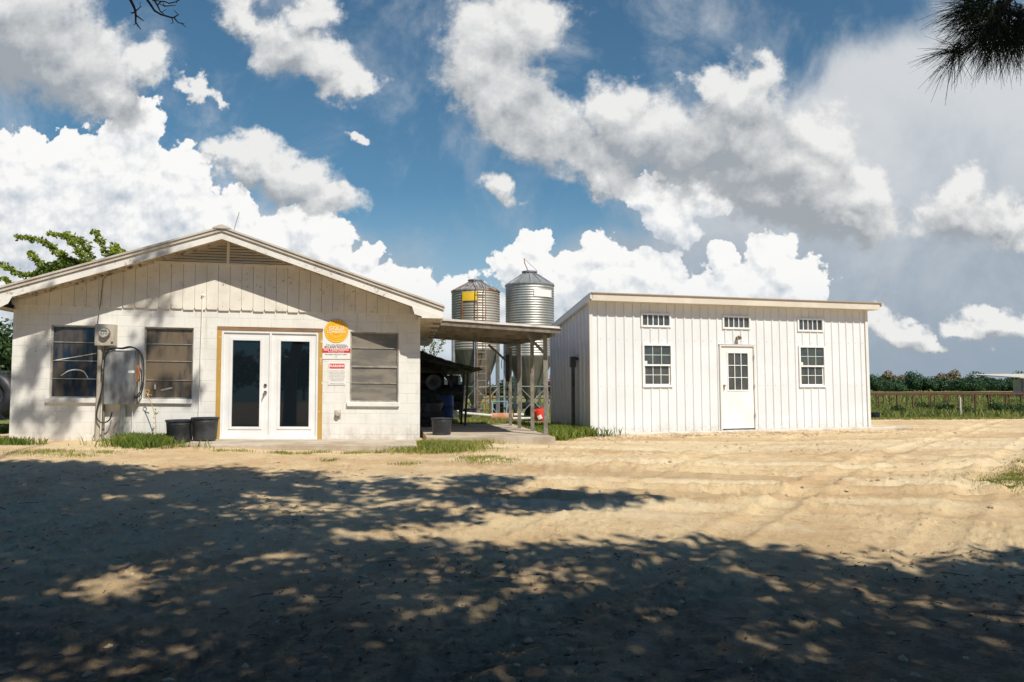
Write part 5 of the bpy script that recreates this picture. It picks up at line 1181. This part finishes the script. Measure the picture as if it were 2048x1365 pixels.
# dry stalk by the switch box
q0 = Vector(fl.w(2.62, -.25, .62)); sk = thing('dry_stalk', 'single tall dry weed stalk with curled tip by the second window', 'weed', q0)
u1, z1_ = fl.px(296, 792, -.25); P_ = [Vector((0, 0, 0)), Vector((-.02, 0, .5)), fl.w(u1, -.25, z1_) - q0]; e_ = P_[-1]
P_ += [e_ + Vector((-.05, 0, .06)), e_ + Vector((-.03, 0, .11)), e_ + Vector((.02, 0, .09)), e_ + Vector((.0, 0, .03)), e_ + Vector((.07, 0, .01))]
MB().tube(smooth_pts(P_, 5), .007, 6).build('stem', M['osb'], sk, smooth=True)
c = np.array([tuple(Vector((-.02, 0, .1 + .04 * i))) for i in range(14)]) + nr.normal(size=(14, 3)) * .03; tri_mesh('leaves', quads(c, rndn(14), .06, .4), 4, M['grassB'], sk, nr.rand(56))

# stones and clods
k = 22000; x = nr.uniform(-12, 13, k); y = 3.2 + nr.rand(k) ** 1.1 * 17; kp = nobuild(x, y) & ((nr.rand(k) < .25) | (fbm(x * .8, y * .8, 3) > .55)); x, y = x[kp], y[kp]; k = len(x); s_ = .006 + .030 * nr.rand(k) ** 6
u_ = nr.uniform(-.5, 9.2, 5000); d_ = -.45 - np.abs(nr.normal(size=5000)) * .55; x = np.concatenate([x, HR.o.x + HR.eu.x * u_ + HR.ed.x * d_]); y = np.concatenate([y, HR.o.y + HR.eu.y * u_ + HR.ed.y * d_]); s_ = np.concatenate([s_, .014 + .045 * nr.rand(5000) ** 5]); k = len(x)
z = GH(x, y) + detail_height(x, y)
ico = np.array([(0,0,1),(.9,0,.2),(.2,.9,.1),(-.8,.4,.2),(-.6,-.7,.1),(.4,-.85,.2)]); fc = [(0,1,2),(0,2,3),(0,3,4),(0,4,5),(0,5,1)]
jit = ico[None] * (1 + .5 * (nr.rand(k, 6, 1) - .5)) * np.array([1.3, 1, .75]); th = nr.rand(k) * 6.28; cs, sn = np.cos(th)[:, None], np.sin(th)[:, None]
jx = jit[..., 0] * cs - jit[..., 1] * sn; jy = jit[..., 0] * sn + jit[..., 1] * cs
PT = np.stack([jx * s_[:, None] + x[:, None], jy * s_[:, None] + y[:, None], jit[..., 2] * s_[:, None] + z[:, None] - .004], -1)
V_ = np.stack([PT[:, list(f_)] for f_ in fc], 1).reshape(-1, 3)
tri_mesh('clods', V_, 3, mat('soil_clod', (.60, .45, .27), .95, 0, (.36, .26, .16), 1.2), None, None, kind='stuff', label='loose clods and small stones scattered over the yard', cat='stones')

# fallen twigs and dry leaves
k = 700; x = nr.uniform(-8, 8, k); y = 3.0 + nr.rand(k) * 3.9; y = np.where(x < -2, 3 + (y - 3) * 2, y); z = GH(x, y) + detail_height(x, y) + .006
tw_ = MB()
for i in range(k):
    a = nr.rand() * 6.28; L_ = .03 + .16 * nr.rand() ** 3; p0 = Vector((x[i], y[i], z[i])); dv = Vector((math.cos(a) * L_, math.sin(a) * L_, .012 * nr.rand()))
    tw_.tube([p0, p0 + dv * .5 + Vector((nr.normal() * .008, nr.normal() * .008, .006)), p0 + dv], [.0035, .003, .002], 4, False)
tw_.build('fallen_twigs', M['twig'], None, kind='stuff', label='fallen twigs scattered on the shaded soil', cat='twigs')
k = 5000; x = nr.uniform(-9, 9, k); y = 3.0 + nr.rand(k) * 3.7; y = np.where(x < -2, 3 + (y - 3) * 2, y); kp = (fbm(x * .9, y * .9, 3) > .47); x, y = x[kp], y[kp]; k = len(x)
nn = rndn(k) * .5 + np.array([0, 0, 1]); nn /= np.linalg.norm(nn, axis=1, keepdims=True)
tri_mesh('fallen_leaves', quads(np.stack([x, y, GH(x, y) + detail_height(x, y) + .008], 1), nn, .022 + .035 * nr.rand(k), .5), 4, leafmat('dry_leaf', (.07, .05, .035), (.26, .17, .09), .8, .1), None, np.repeat(nr.rand(k), 4), kind='stuff', label='dry fallen leaves on the shaded soil', cat='leaves')

# ------------------------------------------------------------------ shade trees standing beside and behind the camera
def in_poly(px_, py_, poly):
    c = np.zeros(len(px_), bool); j = len(poly) - 1
    for i in range(len(poly)):
        xi, yi = poly[i]; xj, yj = poly[j]
        c ^= ((yi > py_) != (yj > py_)) & (px_ < (xj - xi) * (py_ - yi) / (yj - yi + 1e-12) + xi); j = i
    return c
def crown_for(poly, n, hlo, hhi, gaps, rr=.36):
    """clumps of a crown whose shade falls on the given patch of ground"""
    a = np.array(poly); out = []
    x0, x1, y0, y1 = a[:, 0].min(), a[:, 0].max(), a[:, 1].min(), a[:, 1].max()
    x = nr.uniform(x0, x1, n * 6); y = nr.uniform(y0, y1, n * 6)
    kp = in_poly(x, y, poly)
    for (gx, gy, gr, ge) in gaps: kp &= (((x - gx) / gr) ** 2 + ((y - gy) / ge) ** 2) > 1
    x, y = x[kp][:n], y[kp][:n]; H = nr.uniform(hlo, hhi, len(x)); t = H / SUN.z
    return np.stack([x + SUN.x * t, y + SUN.y * t, H + GH(x, y)], 1)
def gp(lst): return [g2(*q) if q[1] < 1500 else q for q in lst]
polyA = gp([(-420, 930), (0, 928), (150, 925), (300, 945), (430, 936), (600, 950), (730, 965), (860, 952), (1085, 955), (1000, 985), (1020, 1000), (940, 1045), (760, 1045), (640, 1075), (520, 1110), (-420, 1120)])
polyA2 = gp([(980, 1000), (1120, 985), (1300, 997), (1300, 1001), (1120, 1012), (1000, 1025)])
polyB = gp([(-420, 1050), (560, 1070), (830, 1092), (1000, 1100), (1140, 1092), (1300, 1090), (1440, 1072), (1560, 1108), (1680, 1130), (1800, 1118), (1900, 1130), (2100, 1112), (2500, 1112)]) + [(7.5, 4.0), (7.5, -1), (-9, -1), (-9, 5)]
g_ = lambda x, y, rx, ry: (*g2(x, y), rx, ry)
gapsA = [g_(520, 1000, .5, .12), g_(620, 1020, .5, .13), g_(800, 1000, .45, .16), g_(900, 1010, .5, .18), g_(640, 985, .3, .1), g_(230, 992, .4, .12), g_(730, 1030, .4, .12), g_(870, 975, .3, .1), g_(450, 965, .4, .09)]
gapsB = [g_(250, 1060, .30, .12), g_(350, 1100, .34, .12), g_(235, 1158, .30, .14), g_(30, 1162, .18, .09), g_(620, 1085, .45, .14), g_(420, 1085, .25, .08), g_(540, 1065, .4, .12), g_(260, 1335, .30, .10), g_(120, 1350, .25, .10), g_(400, 1355, .2, .06), g_(1600, 1160, .42, .16), g_(1700, 1165, .25, .1), g_(1250, 1215, .32, .12), g_(1290, 1190, .16, .06), g_(1620, 1290, .16, .07), g_(1500, 1245, .12, .05), g_(1200, 1335, .2, .06), g_(1960, 1150, .30, .08), g_(1850, 1148, .2, .06), g_(1720, 1335, .14, .05), g_(640, 1275, .16, .06), g_(1500, 1325, .2, .05), g_(700, 1280, .14, .05), g_(160, 1060, .2, .07)]
cA = crown_for(polyA, 900, 6.4, 9.5, gapsA)
kx = (cA[:, 0] - SUN.x / SUN.z * cA[:, 2]) ; cA = cA[(kx < -3.3) | (nr.rand(len(cA)) < .42)]; cA2 = crown_for(polyA2, 34, 6.6, 7.4, []); cB = crown_for(polyB, 2100, 5.8, 9.2, gapsB)
cO = np.stack([nr.uniform(-13, 13, 900), nr.uniform(-11, 0.5, 900), nr.uniform(4.6, 8.5, 900)], 1)  # extra leaf clumps out of view, added to block sky light
# dappled shade on the left part of the house front
wl = []
for (x, y, n_, rx, ry) in ((45, 760, 5, 22, 40), (65, 700, 4, 20, 14), (110, 840, 5, 60, 18), (50, 830, 4, 25, 20), (305, 612, 4, 20, 8), (230, 780, 4, 16, 22), (268, 730, 2, 6, 20), (390, 780, 2, 8, 20), (330, 770, 3, 25, 25), (150, 760, 5, 30, 30), (160, 680, 4, 30, 20), (210, 545, 3, 18, 5), (130, 575, 3, 12, 4), (300, 700, 2, 10, 15), (245, 845, 3, 20, 12)):
    for _ in range(max(1, n_ // 2)):
        u_, z_ = fl.px(x + nr.normal() * rx * .5, y + nr.normal() * ry * .5); P_ = fl.w(u_, 0, z_); H = nr.uniform(9.0, 11.5); t_ = H / SUN.z; wl.append(tuple(P_ + SUN * t_))
wl = np.array(wl)
def shade_tree(name, label, trunk, cl, lm, leaf, per, rr, fork, seed):
    t = thing(name, label, 'tree', (trunk[0], trunk[1], gz(*trunk)))
    b = np.array(trunk + (gz(*trunk),)); c = cl - b; k = len(c); n = k * per
    idx = np.repeat(np.arange(k), per); sc_ = rr * (.6 + .7 * nr.rand(k)); sc_[(cl[:, 2] > 9.4)] *= .62
    p_ = c[idx] + rndn(n) * (nr.rand(n, 1) ** .5) * sc_[idx][:, None] * np.array([1, 1, .6])
    tri_mesh('crown', quads(p_, rndn(n), leaf * (.6 + .8 * nr.rand(n)), .6), 4, M[lm], t, np.repeat(nr.rand(k)[idx] * .6 + nr.rand(n) * .4, 4))
    fk = np.array(fork) - b; tb = MB(); tb.tube([(0, 0, -.1), (.05, 0, fk[2] * .5), tuple(fk)], [.30, .24, .19], 12)
    sel = nr.choice(k, min(k, 60), replace=False); hubs = []
    for j in range(9):
        q = c[sel[j]]; m_ = fk + (q - fk) * .55 + np.array([0, 0, .5]); hubs.append(m_); tb.tube([tuple(fk), tuple(fk + (m_ - fk) * .5 + np.array([0, 0, .25])), tuple(m_)], [.13, .09, .06], 7)
    for j in sel:
        q = c[j]; h_ = hubs[int(np.argmin([np.linalg.norm(q - hh) for hh in hubs]))]; md_ = (h_ + q) / 2 + np.array([0, 0, .15]); tb.tube([tuple(h_), tuple(md_), tuple(q)], [.05, .03, .012], 5)
    tb.build('trunk', M['bark'], t); return t, fk, b
allL = np.concatenate([cA[cA[:, 0] < 40], cA2, wl]); left = np.concatenate([allL, cB[cB[:, 0] < -.2], cO[cO[:, 0] < 1]]); right = np.concatenate([cB[cB[:, 0] >= -.2], cO[cO[:, 0] >= 1]])
tL, fkL, bL = shade_tree('shade_tree', 'big broadleaf tree beside the camera shading the left of the yard', (-4.5, -4.0), left, 'leafB', .16, 46, .42, (-3.8, -2.0, 5.0), 1)
tR, fkR, bR = shade_tree('pine_tree', 'tall pine beside the camera whose branch hangs in at top right', (7.5, -3.5), right, 'leafB', .16, 46, .42, (6.0, -2.5, 5.2), 2)
# drooping pine branch with needle sprays, part of the pine
NV = []; pb = MB()
def spray(px_, py, Y, dx, dy, n=120, L=.17, cone=.9):   # needles fan from a shoot tip
    p0 = np.array(tuple(at(px_, py, Y) - Vector(bR))); ax = np.array(tuple(CM @ Vector((dx, -dy, 0)))); ax /= np.linalg.norm(ax)
    r_ = rndn(n); d = ax * (1.0) + r_ * cone; d /= np.linalg.norm(d, axis=1, keepdims=True); d[:, 2] -= .12
    st_ = p0 - ax * nr.rand(n, 1) * .10; L_ = L * (.75 + .4 * nr.rand(n, 1)); w_ = np.cross(d, rndn(n)); w_ /= np.linalg.norm(w_, axis=1, keepdims=True); w_ *= .0011
    mid_ = st_ + d * L_ * .5 + np.array([0, 0, .006]); en = st_ + d * L_ + np.array([0, 0, -.010])
    NV.append(np.stack([st_ - w_, st_ + w_, mid_ + w_, mid_ - w_], 1)); NV.append(np.stack([mid_ - w_, mid_ + w_, en + w_ * .4, en - w_ * .4], 1))
YB = 3.3
for (x, y, dx, dy, n_) in ((1912, 105, -1, .25, 170), (1905, 118, -.5, .9, 110), (1935, 40, -1, .15, 190), (1950, 62, -1, .45, 170), (1925, 18, -1, -.05, 170), (1990, 85, -.3, 1, 190), (2010, 90, .1, 1, 190), (2035, 80, .1, 1, 190), (1975, 75, -.6, .9, 170),
                         (2060, 70, .2, 1, 190), (1960, 90, -.4, 1, 90), (1985, 40, -.4, .8, 200), (2020, 50, 0, 1, 200), (2050, 45, .3, .8, 200), (1955, 5, -.9, -.5, 180), (2000, 10, -.3, .5, 200), (1990, 60, 0, .8, 180), (2040, 65, 0, 1, 160), (1960, 25, -.5, .6, 200), (2080, 40, .3, 1, 200), (1940, -10, -1, .1, 170), (2030, 20, .5, .2, 60)):
    for q in range(2): spray(x + nr.normal() * 4, y + nr.normal() * 4, YB + nr.uniform(-.12, .12), dx, dy, int(n_ * .32), .172)
def bp(lst, r): pb.tube([Vector(at(x, y, YB + dz)) - Vector(bR) for x, y, dz in lst], r, 7)
bp([(2200, -350, .3), (2100, -120, .1), (2010, 10, 0), (1985, 60, 0), (1915, 108, 0)], [.035, .026, .018, .012, .006]); bp([(2010, 10, 0), (1950, 35, 0), (1930, 38, 0)], [.014, .009, .005]); bp([(2100, -120, .1), (2075, 20, 0), (2030, 75, 0)], [.022, .012, .006]); bp([(1985, 60, 0), (2005, 85, 0)], [.012, .006]); bp([(2060, 30, 0), (1990, 25, 0)], [.012, .008])
e0 = Vector(at(2200, -350, YB + .3)) - Vector(bR); pb.tube([tuple(fkR), tuple((Vector(fkR) + e0) / 2 + Vector((.5, 0, .5))), tuple(e0)], [.10, .06, .035], 8)
NV = np.concatenate(NV); tri_mesh('needles', NV, 4, M['needle'], tR, nr.rand(len(NV) * 4)); pb.build('branch', M['twig'], tR, smooth=True)
# bare dead twigs of the broadleaf tree
tw = MB(); YT = 5.5
def tp(lst, r): tw.tube([Vector(at(240 + x / 13.65, y / 13.65, YT)) - Vector(bL) for x, y in lst], r, 5)
tp([(120, -500), (280, 0), (370, 170), (420, 310), (430, 420), (430, 620), (500, 730), (575, 815)], [.016, .011, .010, .009, .008, .006, .005, .003])
tp([(420, 310), (490, 260), (550, 200), (590, 180)], [.005, .004, .003, .002]); tp([(550, 200), (550, 60)], .002); tp([(415, 325), (350, 360), (310, 365), (300, 330)], [.006, .005, .004, .003]); tp([(440, 425), (550, 510), (645, 575)], [.006, .005, .003]); tp([(430, 640), (375, 700)], [.004, .002])
tp([(600, -300), (740, 0), (850, 160), (940, 300), (1110, 400), (1400, 485), (1470, 485), (1590, 630), (1650, 630), (1800, 745)], [.013, .010, .009, .008, .007, .006, .006, .004, .004, .002])
tp([(1470, 485), (1600, 400), (1550, 370), (1480, 290)], [.005, .004, .003, .002]); tp([(1420, 490), (1450, 630), (1380, 660)], [.004, .003, .002]); tp([(1640, 635), (1760, 655)], [.003, .002])
tp([(820, -200), (950, 30), (1020, 150), (1110, 330), (1200, 390)], [.009, .007, .006, .005, .003]); tp([(1130, 340), (1270, 265)], [.003, .002]); tp([(1020, 150), (1120, 45), (1230, 50), (1330, 100), (1480, 70), (1640, 0)], [.005, .005, .005, .005, .004, .003])
tp([(880, 10), (1120, 45)], [.005, .004]); tp([(1100, 120), (1210, 175), (1300, 170), (1430, 155), (1530, 150)], [.003, .005, .004, .003, .002]); tp([(1180, 80), (1215, 170)], .003); tp([(1540, 90), (1570, -10)], [.003, .002])
tw.tube([tuple(fkL), tuple((Vector(fkL) + Vector(at(240, -40, YT)) - Vector(bL)) / 2 + Vector((0, 0, .8))), Vector(at(248, -36.6, YT)) - Vector(bL)], [.07, .04, .015], 7); tw.tube([Vector(at(248, -36.6, YT)) - Vector(bL), Vector(at(284, -22, YT)) - Vector(bL)], [.014, .013], 6); tw.tube([Vector(at(284, -22, YT)) - Vector(bL), Vector(at(300, -14.65, YT)) - Vector(bL)], [.013, .009], 6)
tw.build('dead_twigs', M['twig'], tL, smooth=True)
# tree line behind the camera, seen only in the window glass
for k in range(12): place(k % 4, -55 + k * 10 + rnd.uniform(-3, 3), -75 + rnd.uniform(-8, 8), rnd.uniform(.9, 1.3), k, 'tree standing far behind the camera across the pasture')
for o_ in list(bpy.data.objects):
    if o_.type == 'MESH' and not o_.data.users: bpy.data.objects.remove(o_)
